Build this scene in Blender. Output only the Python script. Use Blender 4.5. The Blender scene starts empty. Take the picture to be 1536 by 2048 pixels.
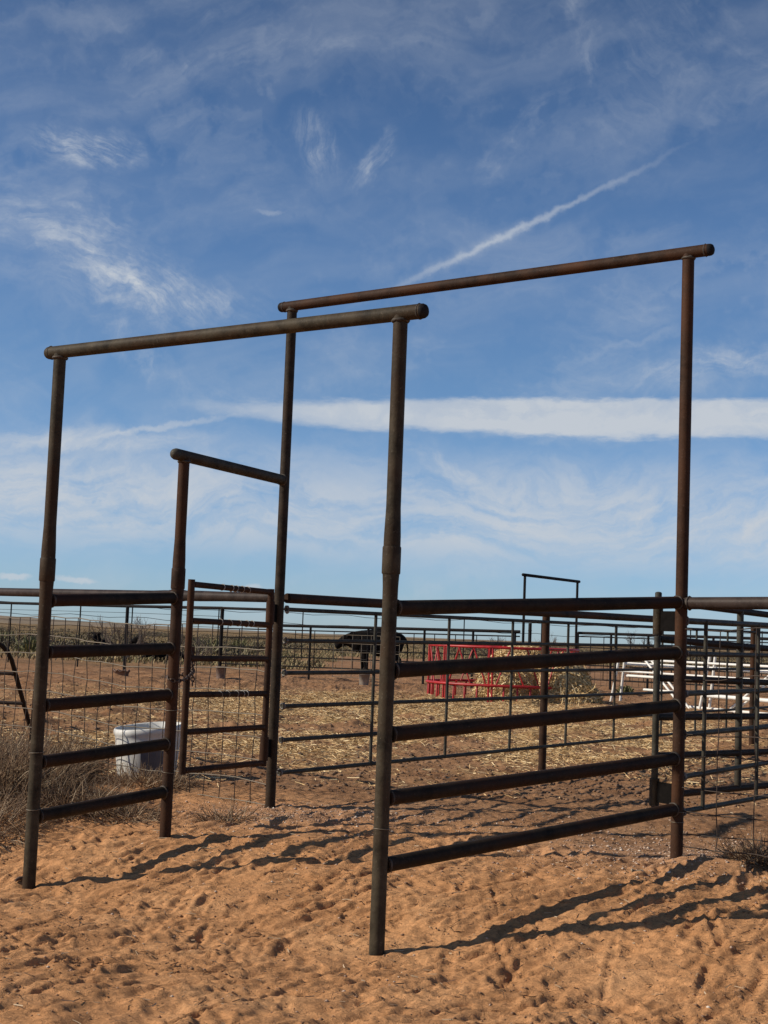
import bpy, math, random
import numpy as np
from mathutils import Matrix, Vector

random.seed(7)
RNG = np.random.default_rng(11)
SC = bpy.context.scene
COL = SC.collection

# ------------------------------------------------------------------ camera
EYE = 1.55
TH, RO = math.radians(5.0), math.radians(2.2)
fwd = Vector((0, math.cos(TH), math.sin(TH)))
up0 = Vector((0, -math.sin(TH), math.cos(TH)))
rt0 = Vector((1, 0, 0))
rts = rt0 * math.cos(RO) + up0 * math.sin(RO)
ups = up0 * math.cos(RO) - rt0 * math.sin(RO)
cd = bpy.data.cameras.new('camera')
cam = bpy.data.objects.new('camera', cd)
COL.objects.link(cam)
cd.sensor_fit = 'VERTICAL'
cd.sensor_height = 36.0
cd.lens = 36.0 * 2840 / 2048
cd.clip_start = 0.1
cd.clip_end = 20000
m = Matrix.Identity(4)
for i in range(3):
    m[i][0], m[i][1], m[i][2] = rts[i], ups[i], -fwd[i]
m[2][3] = EYE
cam.matrix_world = m
SC.camera = cam

# ------------------------------------------------------------------ exposure
SC.view_settings.view_transform = 'Standard'
SC.view_settings.look = 'None'
SC.view_settings.gamma = 1.0
SC.view_settings.exposure = 0.0
SC.view_settings.use_curve_mapping = False
SC.cycles.max_bounces = 5

# ------------------------------------------------------------------ sun
SUN_EL = math.radians(33.0)
SH = Vector((0.99, 0.14, 0)).normalized()          # the way shadows fall on the ground
sd = bpy.data.lights.new('sun', 'SUN')
sd.energy = 4.9
sd.angle = math.radians(0.53)
sd.color = (1.0, 0.90, 0.76)
sun = bpy.data.objects.new('sun', sd)
COL.objects.link(sun)
ld = SH * math.cos(SUN_EL) + Vector((0, 0, -math.sin(SUN_EL)))
sun.rotation_euler = ld.to_track_quat('-Z', 'Y').to_euler()
sun.location = (-20, -6, 30)

# ------------------------------------------------------------------ sky
world = bpy.data.worlds.new('World')
SC.world = world
world.use_nodes = True


def build_sky():
    nt = world.node_tree
    N, Lk = nt.nodes, nt.links
    N.clear()

    def node(t, **kw):
        n = N.new(t)
        for k, v in kw.items():
            setattr(n, k, v)
        return n

    def setin(n, key, val):
        if hasattr(val, 'is_output'):
            Lk.new(val, n.inputs[key])
        else:
            n.inputs[key].default_value = val

    def math_(op, a, b=0.0, c=0.0, clamp=False):
        n = node('ShaderNodeMath', operation=op, use_clamp=clamp)
        setin(n, 0, a)
        setin(n, 1, b)
        setin(n, 2, c)
        return n.outputs[0]

    def vmath(op, a, b=(0, 0, 0)):
        n = node('ShaderNodeVectorMath', operation=op)
        setin(n, 0, a)
        if op == 'SCALE':
            setin(n, 'Scale', b)
        else:
            setin(n, 1, b)
        return n.outputs[0]

    def maprange(v, a, b, c=0.0, d=1.0, smooth=True):
        n = node('ShaderNodeMapRange')
        n.interpolation_type = 'SMOOTHSTEP' if smooth else 'LINEAR'
        setin(n, 0, v)
        setin(n, 1, a)
        setin(n, 2, b)
        setin(n, 3, c)
        setin(n, 4, d)
        return n.outputs[0]

    def noise(vec, scale, detail=4.0, rough=0.55, dist=0.0):
        n = node('ShaderNodeTexNoise')
        setin(n, 'Vector', vec)
        setin(n, 'Scale', scale)
        setin(n, 'Detail', detail)
        setin(n, 'Roughness', rough)
        setin(n, 'Distortion', dist)
        return n

    def mapping(vec, loc, rot, scl, kind='TEXTURE'):
        n = node('ShaderNodeMapping', vector_type=kind)
        setin(n, 'Vector', vec)
        setin(n, 'Location', loc)
        setin(n, 'Rotation', rot)
        setin(n, 'Scale', scl)
        return n.outputs[0]

    tc = node('ShaderNodeTexCoord')
    sep = node('ShaderNodeSeparateXYZ')
    Lk.new(tc.outputs['Generated'], sep.inputs[0])
    X, Y, Z = sep.outputs
    az = math_('MULTIPLY', math_('ARCTAN2', X, Y), 57.29578)
    el = math_('MULTIPLY', math_('ARCSINE', Z), 57.29578)
    cmb = node('ShaderNodeCombineXYZ')
    Lk.new(az, cmb.inputs[0])
    Lk.new(el, cmb.inputs[1])
    P = cmb.outputs[0]                                   # azimuth, elevation in degrees
    # gentle turbulence of the cloud outlines
    n1 = noise(P, 0.22, 5, 0.62)
    d1 = vmath('SCALE', vmath('SUBTRACT', n1.outputs['Color'], (0.5, 0.5, 0.5)), 3.0)
    n2 = noise(P, 1.4, 4, 0.6)
    d2 = vmath('SCALE', vmath('SUBTRACT', n2.outputs['Color'], (0.5, 0.5, 0.5)), 0.55)
    Pd = vmath('ADD', vmath('ADD', P, d1), d2)
    Ps = vmath('ADD', P, d2)
    n4 = noise(P, 0.10, 3, 0.5)
    Pq = vmath('ADD', vmath('ADD', P, vmath('SCALE', vmath('SUBTRACT', n4.outputs['Color'], (0.5, 0.5, 0.5)), 7.0)), vmath('SCALE', d2, 0.35))
    Pw = vmath('ADD', Pq, vmath('ADD', vmath('SCALE', d1, 0.35), vmath('SCALE', d2, 0.5)))
    brk = maprange(noise(Pd, 0.75, 5, 0.6).outputs['Fac'], 0.30, 0.68, 0.25, 1.15)
    n3 = noise(mapping(P, (0, 0, 0), (0, 0, 0), (2.6, 0.8, 1)), 1.0, 6, 0.65)
    Pb = vmath('ADD', P, vmath('MULTIPLY', vmath('SUBTRACT', n3.outputs['Color'], (0.5, 0.5, 0.5)), (2.5, 0.95, 0.0)))

    total = None

    def add(v):
        nonlocal total
        total = v if total is None else math_('ADD', total, v)

    def blob(vec, a, e, rot, L, W, lo, hi, amp, tex=None, own=None):
        mv = mapping(vec, (a, e, 0), (0, 0, math.radians(rot)), (L, W, 1))
        g = node('ShaderNodeTexGradient', gradient_type='SPHERICAL')
        Lk.new(mv, g.inputs[0])
        k = maprange(g.outputs['Fac'], lo, hi, 0.0, amp)
        if own is not None:
            tx = noise(mapping(Pw, (a * 1.3, e * 0.7, 0), (0, 0, math.radians(rot + own[0])), (max(1.6, L * 0.45), own[1], 1)), 1.0, 5, 0.66)
            tex = math_('MULTIPLY', maprange(tx.outputs['Fac'], 0.27, 0.80), brk)
        if tex is not None:
            k = math_('MULTIPLY', k, tex)
        add(k)

    def streak(rot, L, W, scale=1.0, lo=0.42, hi=0.72, detail=6, rough=0.62, seed=0.0, vec=None):
        mv = mapping(vec if vec is not None else Pd, (seed, seed * 0.7, 0), (0, 0, math.radians(rot)), (L, W, 1))
        n = noise(mv, scale, detail, rough)
        return maprange(n.outputs['Fac'], lo, hi)

    # thin cirrus veil everywhere, streaming across the sky
    fine = streak(14, 8.0, 0.9, 1.0, 0.34, 0.82, 5, 0.64, 3.1, Pw)
    broad = streak(8, 22.0, 5.0, 1.0, 0.38, 0.70, 3, 0.5, 9.3)
    add(math_('MULTIPLY', math_('MULTIPLY', fine, broad), 0.15))
    add(math_('MULTIPLY', math_('MULTIPLY', broad, maprange(el, 40.0, 13.0, 0.35, 1.0)), 0.07))
    silk = streak(-28, 6.0, 0.75, 1.0, 0.40, 0.85, 5, 0.64, 17.0, Pw)
    add(math_('MULTIPLY', math_('MULTIPLY', silk, streak(40, 9.0, 4.0, 1.0, 0.45, 0.68, 3, 0.5, 31.0)), 0.13))
    # the low veil of haze cloud, all round the horizon
    veil = streak(2, 11.0, 1.0, 1.0, 0.24, 0.64, 5, 0.60, 5.0, Pw)
    vm = math_('MULTIPLY', maprange(el, 2.4, 4.4), maprange(el, 8.4, 5.2))
    add(math_('MULTIPLY', math_('MULTIPLY', vm, veil), 0.72))
    add(math_('MULTIPLY', maprange(el, 7.0, 0.0), 0.10))
    mist = streak(16, 16.0, 2.2, 1.0, 0.38, 0.74, 4, 0.5, 23.0, Pq)
    add(math_('MULTIPLY', mist, 0.11))
    # named wisps: CLOUDS
    for (vec, a, e, rot, L, W, lo, hi, amp, t) in CLOUDS:
        tex = {'fine': None, 'silk': None, 'veil': veil, 'none': None}[t]
        own = {'fine': (8, 0.62), 'silk': (-12, 0.46)}.get(t)
        blob({'d': Pd, 's': Ps, 'b': Pb}[vec], a, e, rot, L, W, lo, hi, amp * (1.15 if own else 1), tex, own)
    cov = math_('MINIMUM', total, 0.93)

    sky = node('ShaderNodeTexSky', sky_type='NISHITA')
    sky.sun_disc = False
    sky.sun_elevation = SUN_EL
    sky.sun_rotation = math.atan2(-SH.x, -SH.y)
    sky.altitude = 900
    sky.air_density = 1.0
    sky.dust_density = 0.35
    sky.ozone_density = 2.6
    tint = node('ShaderNodeMixRGB', blend_type='MULTIPLY')
    tint.inputs[0].default_value = 1.0
    Lk.new(sky.outputs[0], tint.inputs[1])
    tg = node('ShaderNodeMixRGB', blend_type='MIX')
    Lk.new(maprange(el, 0.0, 11.0), tg.inputs[0])
    tg.inputs[1].default_value = SKY_TINT_LOW
    tg.inputs[2].default_value = SKY_TINT
    th = node('ShaderNodeMixRGB', blend_type='MIX')
    Lk.new(maprange(el, 14.0, 30.0), th.inputs[0])
    Lk.new(tg.outputs[0], th.inputs[1])
    th.inputs[2].default_value = SKY_TINT_HIGH
    Lk.new(th.outputs[0], tint.inputs[2])
    mix = node('ShaderNodeMixRGB', blend_type='MIX')
    Lk.new(cov, mix.inputs[0])
    Lk.new(tint.outputs[0], mix.inputs[1])
    mix.inputs[2].default_value = CLOUD_COL
    bg = node('ShaderNodeBackground')
    Lk.new(mix.outputs[0], bg.inputs[0])
    bg.inputs[1].default_value = SKY_STRENGTH
    out = node('ShaderNodeOutputWorld')
    Lk.new(bg.outputs[0], out.inputs[0])


SKY_STRENGTH = 0.10
SKY_TINT = (0.66, 0.82, 0.99, 1)
SKY_TINT_LOW = (0.56, 0.78, 1.16, 1)
SKY_TINT_HIGH = (0.44, 0.59, 0.74, 1)
CLOUD_COL = (5.6, 6.0, 6.5, 1)
# vector, azimuth, elevation (degrees), tilt, half length, half width, inner falloff lo/hi, strength, texture
CLOUDS = [
    ('s', 5.14, 16.40, 25.2, 8.9, 0.22, 0.00, 1.00, 0.38, 'none'),
    ('s', 3.2, 15.5, 25.0, 6.2, 0.45, 0.00, 1.00, 0.16, 'none'),
    ('b', 10.6, 9.02, 0.4, 20.2, 0.92, 0.00, 0.34, 0.68, 'none'),
    ('b', 10.6, 9.10, 0.4, 19.0, 0.75, 0.00, 0.50, 0.30, 'fine'),
    ('d', 6.6, 8.7, -1.0, 11.0, 0.8, 0.00, 0.9, 0.30, 'veil'),
    ('d', -12.09, 14.31, -17.8, 7.8, 3.0, 0.00, 0.95, 0.60, 'fine'),
    ('d', -9.27, 13.77, -11.8, 6.05, 1.815, 0.00, 0.90, 0.50, 'silk'),
    ('d', -12.64, 18.58, -5.8, 3.23, 1.109, 0.00, 0.80, 0.70, 'silk'),
    ('d', -3.44, 19.35, -55.8, 2.42, 0.968, 0.00, 0.90, 0.45, 'silk'),
    ('d', -1.03, 18.70, 60.2, 1.81, 0.685, 0.00, 0.90, 0.45, 'silk'),
    ('d', 4.43, 19.41, 52.2, 3.6, 0.9, 0.00, 1.0, 0.28, 'silk'),
    ('d', 7.33, 23.65, -75.8, 3.2, 0.8, 0.00, 1.0, 0.30, 'fine'),
    ('d', -6.69, 22.45, 10.2, 8.47, 1.210, 0.00, 0.90, 0.22, 'fine'),
    ('d', -10.12, 10.96, -45.8, 3.02, 0.806, 0.00, 0.90, 0.40, 'silk'),
    ('d', 13.27, 10.83, 5.2, 4.84, 1.411, 0.00, 0.90, 0.50, 'fine'),
    ('d', 7.55, 10.31, 8.2, 6.05, 0.806, 0.00, 0.90, 0.30, 'silk'),
    ('s', -11.50, 7.35, 4.2, 5.65, 0.685, 0.00, 0.60, 0.50, 'veil'),
    ('s', -8.97, 8.03, 12.2, 4.03, 0.181, 0.00, 0.80, 0.35, 'none'),
    ('s', -14.54, 1.79, 2.2, 0.85, 0.181, 0.00, 0.60, 0.60, 'none'),
    ('s', -12.16, 1.78, -1.8, 1.01, 0.181, 0.00, 0.60, 0.55, 'none'),
    ('s', -5.27, 1.76, 2.2, 0.60, 0.161, 0.00, 0.60, 0.50, 'none'),
    ('d', 2.20, 7.08, -32.8, 3.23, 0.806, 0.00, 0.90, 0.35, 'silk'),
    ('d', 9.51, 11.91, 10.2, 4.03, 0.242, 0.00, 1.0, 0.14, 'none'),
    ('s', -5.16, 16.69, 2.2, 0.81, 0.141, 0.00, 0.90, 0.20, 'none'),
]
build_sky()

# ================================================================== helpers


def tag(o, label=None, cat=None, group=None, kind=None):
    if label:
        o['label'] = label
    if cat:
        o['category'] = cat
    if group:
        o['group'] = group
    if kind:
        o['kind'] = kind
    return o


def empty(name, loc, label, cat, group=None):
    o = bpy.data.objects.new(name, None)
    o.location = loc
    o.empty_display_size = 0.2
    COL.objects.link(o)
    return tag(o, label, cat, group)


class MB:
    def __init__(self):
        self.v, self.f = [], []

    def tube(self, path, r, n=10, caps=True, dome=0.0):
        path = [Vector(p) for p in path]
        k = len(path)
        rs = [r] * k if not hasattr(r, '__len__') else list(r)
        if dome:
            d0 = (path[0] - path[1]).normalized()
            d1 = (path[-1] - path[-2]).normalized()
            a, b = rs[0], rs[-1]
            pre, pres, post, posts = [], [], [], []
            for t in (1.35, 1.05, 0.55):
                pre.append(path[0] + d0 * a * dome * math.sin(t))
                pres.append(a * math.cos(t))
                post.append(path[-1] + d1 * b * dome * math.sin(t))
                posts.append(b * math.cos(t))
            path = pre + path + post[::-1]
            rs = pres + rs + posts[::-1]
            k = len(path)
        base = len(self.v)
        t0 = (path[1] - path[0]).normalized()
        ref = Vector((0, 0, 1)) if abs(t0.z) < 0.9 else Vector((1, 0, 0))
        u = t0.cross(ref).normalized()
        for i in range(k):
            if i == 0:
                t = path[1] - path[0]
            elif i == k - 1:
                t = path[-1] - path[-2]
            else:
                t = path[i + 1] - path[i - 1]
            if t.length < 1e-9:
                t = t0
            t = t.normalized()
            u = (u - t * u.dot(t)).normalized()
            w = t.cross(u)
            for j in range(n):
                a = 2 * math.pi * j / n
                self.v.append(path[i] + (u * math.cos(a) + w * math.sin(a)) * rs[i])
        for i in range(k - 1):
            for j in range(n):
                a = base + i * n + j
                b = base + i * n + (j + 1) % n
                self.f.append((a, b, b + n, a + n))
        if caps:
            for i, rev in ((0, True), (k - 1, False)):
                s = len(self.v)
                for j in range(n):
                    self.v.append(self.v[base + i * n + j].copy())
                idx = list(range(s, s + n))
                self.f.append(tuple(idx[::-1] if rev else idx))
        return self

    def ring(self, c, axis, R, r, n=14, k=6, wob=0.0):
        axis = Vector(axis).normalized()
        ref = Vector((0, 0, 1)) if abs(axis.z) < 0.9 else Vector((1, 0, 0))
        u = axis.cross(ref).normalized()
        w = axis.cross(u)
        c = Vector(c)
        b = len(self.v)
        for i in range(n):
            a = 2 * math.pi * i / n
            d = u * math.cos(a) + w * math.sin(a)
            rr = r * (1 + wob * random.uniform(-1, 1))
            for j in range(k):
                q = 2 * math.pi * j / k
                self.v.append(c + d * (R + rr * math.cos(q)) + axis * rr * math.sin(q))
        for i in range(n):
            for j in range(k):
                p = lambda ii, jj: b + (ii % n) * k + (jj % k)
                self.f.append((p(i, j), p(i, j + 1), p(i + 1, j + 1), p(i + 1, j)))
        return self

    def box(self, c, sx, sy, sz, rz=0.0, ax=None):
        c = Vector(c)
        if ax is None:
            ax = (Vector((math.cos(rz), math.sin(rz), 0)), Vector((-math.sin(rz), math.cos(rz), 0)), Vector((0, 0, 1)))
        b = len(self.v)
        for k in (-1, 1):
            for j in (-1, 1):
                for i in (-1, 1):
                    self.v.append(c + ax[0] * (i * sx / 2) + ax[1] * (j * sy / 2) + ax[2] * (k * sz / 2))
        for q in ((0, 2, 3, 1), (4, 5, 7, 6), (0, 1, 5, 4), (2, 6, 7, 3), (0, 4, 6, 2), (1, 3, 7, 5)):
            self.f.append(tuple(b + i for i in q))
        return self

    def ribbon(self, pts, ws, side):
        b = len(self.v)
        side = Vector(side).normalized()
        for p, w in zip(pts, ws):
            self.v.append(Vector(p) - side * w / 2)
            self.v.append(Vector(p) + side * w / 2)
        for i in range(len(pts) - 1):
            self.f.append((b + 2 * i, b + 2 * i + 1, b + 2 * i + 3, b + 2 * i + 2))
        return self

    def build(self, name, mat, parent=None, smooth=True, origin=None):
        o0 = Vector(parent_base(parent)) if parent is not None else Vector(origin or (0, 0, 0))
        me = bpy.data.meshes.new(name)
        me.from_pydata([tuple(v - o0) for v in self.v], [], self.f)
        me.materials.append(mat)
        if smooth:
            me.polygons.foreach_set('use_smooth', [True] * len(me.polygons))
        me.update()
        o = bpy.data.objects.new(name, me)
        COL.objects.link(o)
        if parent is not None:
            o.parent = parent
        else:
            o.location = o0
        return o


def parent_base(p):
    b = Vector((0, 0, 0))
    while p is not None:
        b += p.location
        p = p.parent
    return b


def np_mesh(name, verts, faces, mat, smooth=False, kind=None):
    """faces: (n,3) or (n,4) int array"""
    me = bpy.data.meshes.new(name)
    nv, nf, k = len(verts), len(faces), faces.shape[1]
    me.vertices.add(nv)
    me.vertices.foreach_set('co', np.asarray(verts, np.float32).ravel())
    me.loops.add(nf * k)
    me.loops.foreach_set('vertex_index', np.asarray(faces, np.int32).ravel())
    me.polygons.add(nf)
    me.polygons.foreach_set('loop_start', np.arange(0, nf * k, k, dtype=np.int32))
    if smooth:
        me.polygons.foreach_set('use_smooth', np.ones(nf, bool))
    me.update(calc_edges=True)
    me.materials.append(mat)
    o = bpy.data.objects.new(name, me)
    COL.objects.link(o)
    if kind:
        o['kind'] = kind
    return o


# ------------------------------------------------------------------ numpy noise
def _hash(ix, iy, seed):
    h = (ix.astype(np.int64) * 374761393 + iy.astype(np.int64) * 668265263 + seed * 2147483647) & 0xFFFFFFFF
    h = ((h ^ (h >> 13)) * 1274126177) & 0xFFFFFFFF
    h = (h ^ (h >> 16)) & 0xFFFFFFFF
    return h.astype(np.float64) / 4294967295.0


def perlin(x, y, seed=0):
    x0, y0 = np.floor(x), np.floor(y)
    fx, fy = x - x0, y - y0
    u = fx * fx * fx * (fx * (fx * 6 - 15) + 10)
    v = fy * fy * fy * (fy * (fy * 6 - 15) + 10)

    def g(i, j):
        a = _hash(x0 + i, y0 + j, seed) * 2 * np.pi
        return np.cos(a) * (fx - i) + np.sin(a) * (fy - j)
    a = g(0, 0) * (1 - u) + g(1, 0) * u
    b = g(0, 1) * (1 - u) + g(1, 1) * u
    return (a * (1 - v) + b * v) * 1.41


def sstep(a, b, x):
    t = np.clip((x - a) / (b - a), 0, 1)
    return t * t * (3 - 2 * t)


# ================================================================== materials
def newmat(name):
    mt = bpy.data.materials.new(name)
    mt.use_nodes = True
    nt = mt.node_tree
    bs = nt.nodes.get('Principled BSDF')
    return mt, nt, bs


def n_noise(nt, scale, detail=4, rough=0.55, vec=None, dist=0.0):
    n = nt.nodes.new('ShaderNodeTexNoise')
    n.inputs['Scale'].default_value = scale
    n.inputs['Detail'].default_value = detail
    n.inputs['Roughness'].default_value = rough
    n.inputs['Distortion'].default_value = dist
    if vec is not None:
        nt.links.new(vec, n.inputs['Vector'])
    return n


def n_ramp(nt, fac, stops):
    r = nt.nodes.new('ShaderNodeValToRGB')
    e = r.color_ramp.elements
    while len(e) < len(stops):
        e.new(0.5)
    for el, (p, c) in zip(e, stops):
        el.position = p
        el.color = (*c, 1)
    nt.links.new(fac, r.inputs[0])
    return r.outputs[0]


def n_mix(nt, fac, a, b, mode='MIX'):
    n = nt.nodes.new('ShaderNodeMixRGB')
    n.blend_type = mode
    for i, v in ((0, fac), (1, a), (2, b)):
        if hasattr(v, 'is_output'):
            nt.links.new(v, n.inputs[i])
        elif i == 0:
            n.inputs[0].default_value = v
        else:
            n.inputs[i].default_value = (*v, 1)
    return n.outputs[0]


def n_bump(nt, h, strength, dist, bs):
    b = nt.nodes.new('ShaderNodeBump')
    b.inputs['Strength'].default_value = strength
    b.inputs['Distance'].default_value = dist
    nt.links.new(h, b.inputs['Height'])
    nt.links.new(b.outputs[0], bs.inputs['Normal'])


def pipe_mat(name, dark, mid, rust, rust_amt=0.5, rough=0.55, metal=0.25, scale=1.0):
    mt, nt, bs = newmat(name)
    geo = nt.nodes.new('ShaderNodeNewGeometry')
    pos = geo.outputs['Position']
    a = n_noise(nt, 9 * scale, 6, 0.65, pos)
    b = n_noise(nt, 2.1 * scale, 4, 0.6, pos)
    c = n_noise(nt, 70 * scale, 3, 0.6, pos)
    base = n_ramp(nt, a.outputs['Fac'], [(0.3, dark), (0.62, mid)])
    rf = n_ramp(nt, b.outputs['Fac'], [(0.62 - 0.35 * rust_amt, (0, 0, 0)), (0.78 - 0.25 * rust_amt, (1, 1, 1))])
    col = n_mix(nt, rf, base, rust)
    sp = n_ramp(nt, c.outputs['Fac'], [(0.64, (0, 0, 0)), (0.72, (1, 1, 1))])
    lite = tuple(min(1, x * 2.0 + 0.03) for x in mid)
    col2 = n_mix(nt, sp, col, lite)
    fl = n_noise(nt, 26 * scale, 5, 0.7, pos, 1.2)
    ff = n_ramp(nt, fl.outputs['Fac'], [(0.60, (0, 0, 0)), (0.66, (0.55, 0.55, 0.55))])
    col = n_mix(nt, ff, col, tuple(min(1, x * 1.7 + 0.012) for x in mid))
    fd = n_ramp(nt, fl.outputs['Fac'], [(0.34, (0.7, 0.7, 0.7)), (0.41, (0, 0, 0))])
    col = n_mix(nt, fd, col, tuple(x * 0.55 for x in dark))
    cc = nt.nodes.new('ShaderNodeMixRGB')
    cc.inputs[0].default_value = 0.5
    nt.links.new(col, cc.inputs[1])
    nt.links.new(col2, cc.inputs[2])
    nt.links.new(cc.outputs[0], bs.inputs['Base Color'])
    bs.inputs['Roughness'].default_value = rough
    bs.inputs['Metallic'].default_value = metal
    bs.inputs['Specular IOR Level'].default_value = 0.10
    n_bump(nt, c.outputs['Fac'], 0.35, 0.004, bs)
    return mt


M_OLIVE = pipe_mat('weathered_pipe', (0.015, 0.012, 0.008), (0.064, 0.051, 0.033), (0.045, 0.026, 0.014), 0.45, 0.6, 0.0)
M_RUST = pipe_mat('rusty_pipe', (0.014, 0.008, 0.005), (0.048, 0.027, 0.017), (0.062, 0.028, 0.014), 0.6, 0.65, 0.0)
M_DARKP = pipe_mat('dark_rust_pipe', (0.015, 0.011, 0.008), (0.046, 0.034, 0.023), (0.042, 0.023, 0.013), 0.4, 0.6, 0.0)
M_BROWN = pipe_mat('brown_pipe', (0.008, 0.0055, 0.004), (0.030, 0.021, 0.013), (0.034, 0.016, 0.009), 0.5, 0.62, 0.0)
M_MAUVE = pipe_mat('brown_primer_pipe', (0.020, 0.014, 0.012), (0.050, 0.037, 0.031), (0.042, 0.026, 0.020), 0.25, 0.5, 0.0)
M_BLUE = pipe_mat('grey_steel_tube', (0.024, 0.023, 0.019), (0.070, 0.066, 0.052), (0.040, 0.028, 0.018), 0.3, 0.55, 0.0)
M_FAR = pipe_mat('dark_steel_tube', (0.008, 0.008, 0.009), (0.018, 0.016, 0.016), (0.020, 0.012, 0.008), 0.3, 0.75, 0.0)
M_WELD = pipe_mat('weld_metal', (0.030, 0.024, 0.020), (0.10, 0.085, 0.07), (0.05, 0.03, 0.02), 0.3, 0.55, 0.2, 3)

M_WELDP = pipe_mat('bright_weld', (0.06, 0.055, 0.05), (0.24, 0.22, 0.20), (0.06, 0.04, 0.03), 0.2, 0.5, 0.2, 4)


def plain(name, c, rough=0.7, var=0.25, scale=12, metal=0.0, bump=0.0):
    mt, nt, bs = newmat(name)
    geo = nt.nodes.new('ShaderNodeNewGeometry')
    a = n_noise(nt, scale, 5, 0.6, geo.outputs['Position'])
    lo = tuple(x * (1 - var) for x in c)
    hi = tuple(min(1, x * (1 + var)) for x in c)
    col = n_ramp(nt, a.outputs['Fac'], [(0.3, lo), (0.7, hi)])
    nt.links.new(col, bs.inputs['Base Color'])
    bs.inputs['Roughness'].default_value = rough
    bs.inputs['Metallic'].default_value = metal
    if max(c) < 0.02:
        bs.inputs['Specular IOR Level'].default_value = 0.06
    if bump:
        n_bump(nt, a.outputs['Fac'], bump, 0.01, bs)
    return mt


def island(name, stops, rough=0.8):
    """colour picked per loose piece: straw, twigs, blades, chips"""
    mt, nt, bs = newmat(name)
    geo = nt.nodes.new('ShaderNodeNewGeometry')
    col = n_ramp(nt, geo.outputs['Random Per Island'], stops)
    nt.links.new(col, bs.inputs['Base Color'])
    bs.inputs['Roughness'].default_value = rough
    return mt


M_WIRE = plain('galvanised_wire', (0.17, 0.14, 0.10), 0.5, 0.3, 5, 0.3)
M_WIRE_R = plain('rusty_wire', (0.040, 0.025, 0.016), 0.6, 0.35, 5, 0.2)
M_RED = plain('red_paint', (0.34, 0.010, 0.010), 0.5, 0.4, 6)
M_WHITE = plain('white_paint', (0.74, 0.72, 0.66), 0.5, 0.1, 4)
M_TUB = plain('white_plastic', (0.56, 0.55, 0.51), 0.5, 0.22, 7)
M_TUBG = plain('grey_label', (0.09, 0.09, 0.105), 0.6, 0.15, 8)
M_TUBIN = plain('tub_contents', (0.42, 0.38, 0.32), 0.9, 0.3, 20, 0, 0.4)
M_COW = plain('black_hide', (0.006, 0.005, 0.005), 0.8, 0.5, 10)
M_PLATE = plain('shade_toned_plate', (0.006, 0.005, 0.0045), 0.8, 0.4, 30)  # near-black colour stands in for the hinge sleeve's shadow on the plates
M_CHAIN = plain('chain_steel', (0.07, 0.045, 0.032), 0.5, 0.4, 30, 0.4)
M_TAPE = plain('pale_wire_wrap', (0.36, 0.33, 0.28), 0.7, 0.3, 40)
M_STRAW = island('straw_pieces', [(0.0, (0.33, 0.19, 0.08)), (0.35, (0.54, 0.355, 0.16)), (0.75, (0.70, 0.50, 0.25)), (1.0, (0.82, 0.66, 0.39))])
M_HAY = island('hay_stems', [(0.0, (0.36, 0.225, 0.09)), (0.4, (0.60, 0.42, 0.19)), (0.8, (0.74, 0.56, 0.29)), (1.0, (0.82, 0.68, 0.42))])
M_TWIG = island('dry_twigs', [(0.0, (0.080, 0.042, 0.021)), (0.5, (0.20, 0.118, 0.060)), (0.85, (0.32, 0.225, 0.135)), (1.0, (0.50, 0.39, 0.26))])
M_CHIP = island('pale_chips', [(0.0, (0.26, 0.15, 0.095)), (0.5, (0.40, 0.27, 0.19)), (0.9, (0.52, 0.40, 0.30)), (1.0, (0.72, 0.62, 0.50))])
M_GRASS = island('dry_grass', [(0.0, (0.10, 0.070, 0.032)), (0.35, (0.22, 0.155, 0.070)), (0.65, (0.33, 0.245, 0.120)), (0.85, (0.13, 0.12, 0.045)), (1.0, (0.10, 0.105, 0.040))])
M_YUC = island('yucca_blades', [(0.0, (0.075, 0.078, 0.028)), (0.6, (0.14, 0.135, 0.052)), (1.0, (0.27, 0.225, 0.10))])
M_BARE = plain('bare_branches', (0.115, 0.085, 0.065), 0.8, 0.3, 6)

# ================================================================== ground
FA, FB = 0.558, 0.830          # across the front of the alley


def base_height(x, y):
    s = FA * x + FB * y
    u = s - 5.84
    sp = np.log1p(np.exp(np.clip(u / 0.12, -40, 40))) * 0.12
    h = 0.285 * (1 - np.exp(-sp / 0.95))
    # dirt thrown up round the foot of the right-hand back post
    h = h + 0.055 * np.exp(-(((x - 2.02) / 0.24) ** 2 + ((y - 8.52) / 0.20) ** 2))
    h = h + 0.05 * np.exp(-(((x + 2.9) / 0.7) ** 2 + ((y - 10.4) / 0.8) ** 2))
    h = h + 0.04 * np.exp(-(((x + 1.75) / 0.5) ** 2 + ((y - 11.5) / 0.5) ** 2))
    return h


def axis(fine0, fine1, step, ends, grow):
    c = list(np.arange(fine0, fine1 + 1e-9, step))
    s, p = step, c[-1]
    while p < ends[1]:
        s = s * grow(p, s)
        p += s
        c.append(p)
    s, p = step, c[0]
    pre = []
    while p > ends[0]:
        s = s * grow(p, s)
        p -= s
        pre.append(p)
    return np.array(pre[::-1] + c)


GX = axis(-2.9, 3.0, 0.0125, (-6000, 6000), lambda p, s: 1.026 if abs(p) < 9 else 1.16)
GY = axis(5.0, 9.6, 0.0115, (-60, 9000), lambda p, s: 1.0055 if 5 < p < 46 else 1.14)


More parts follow.
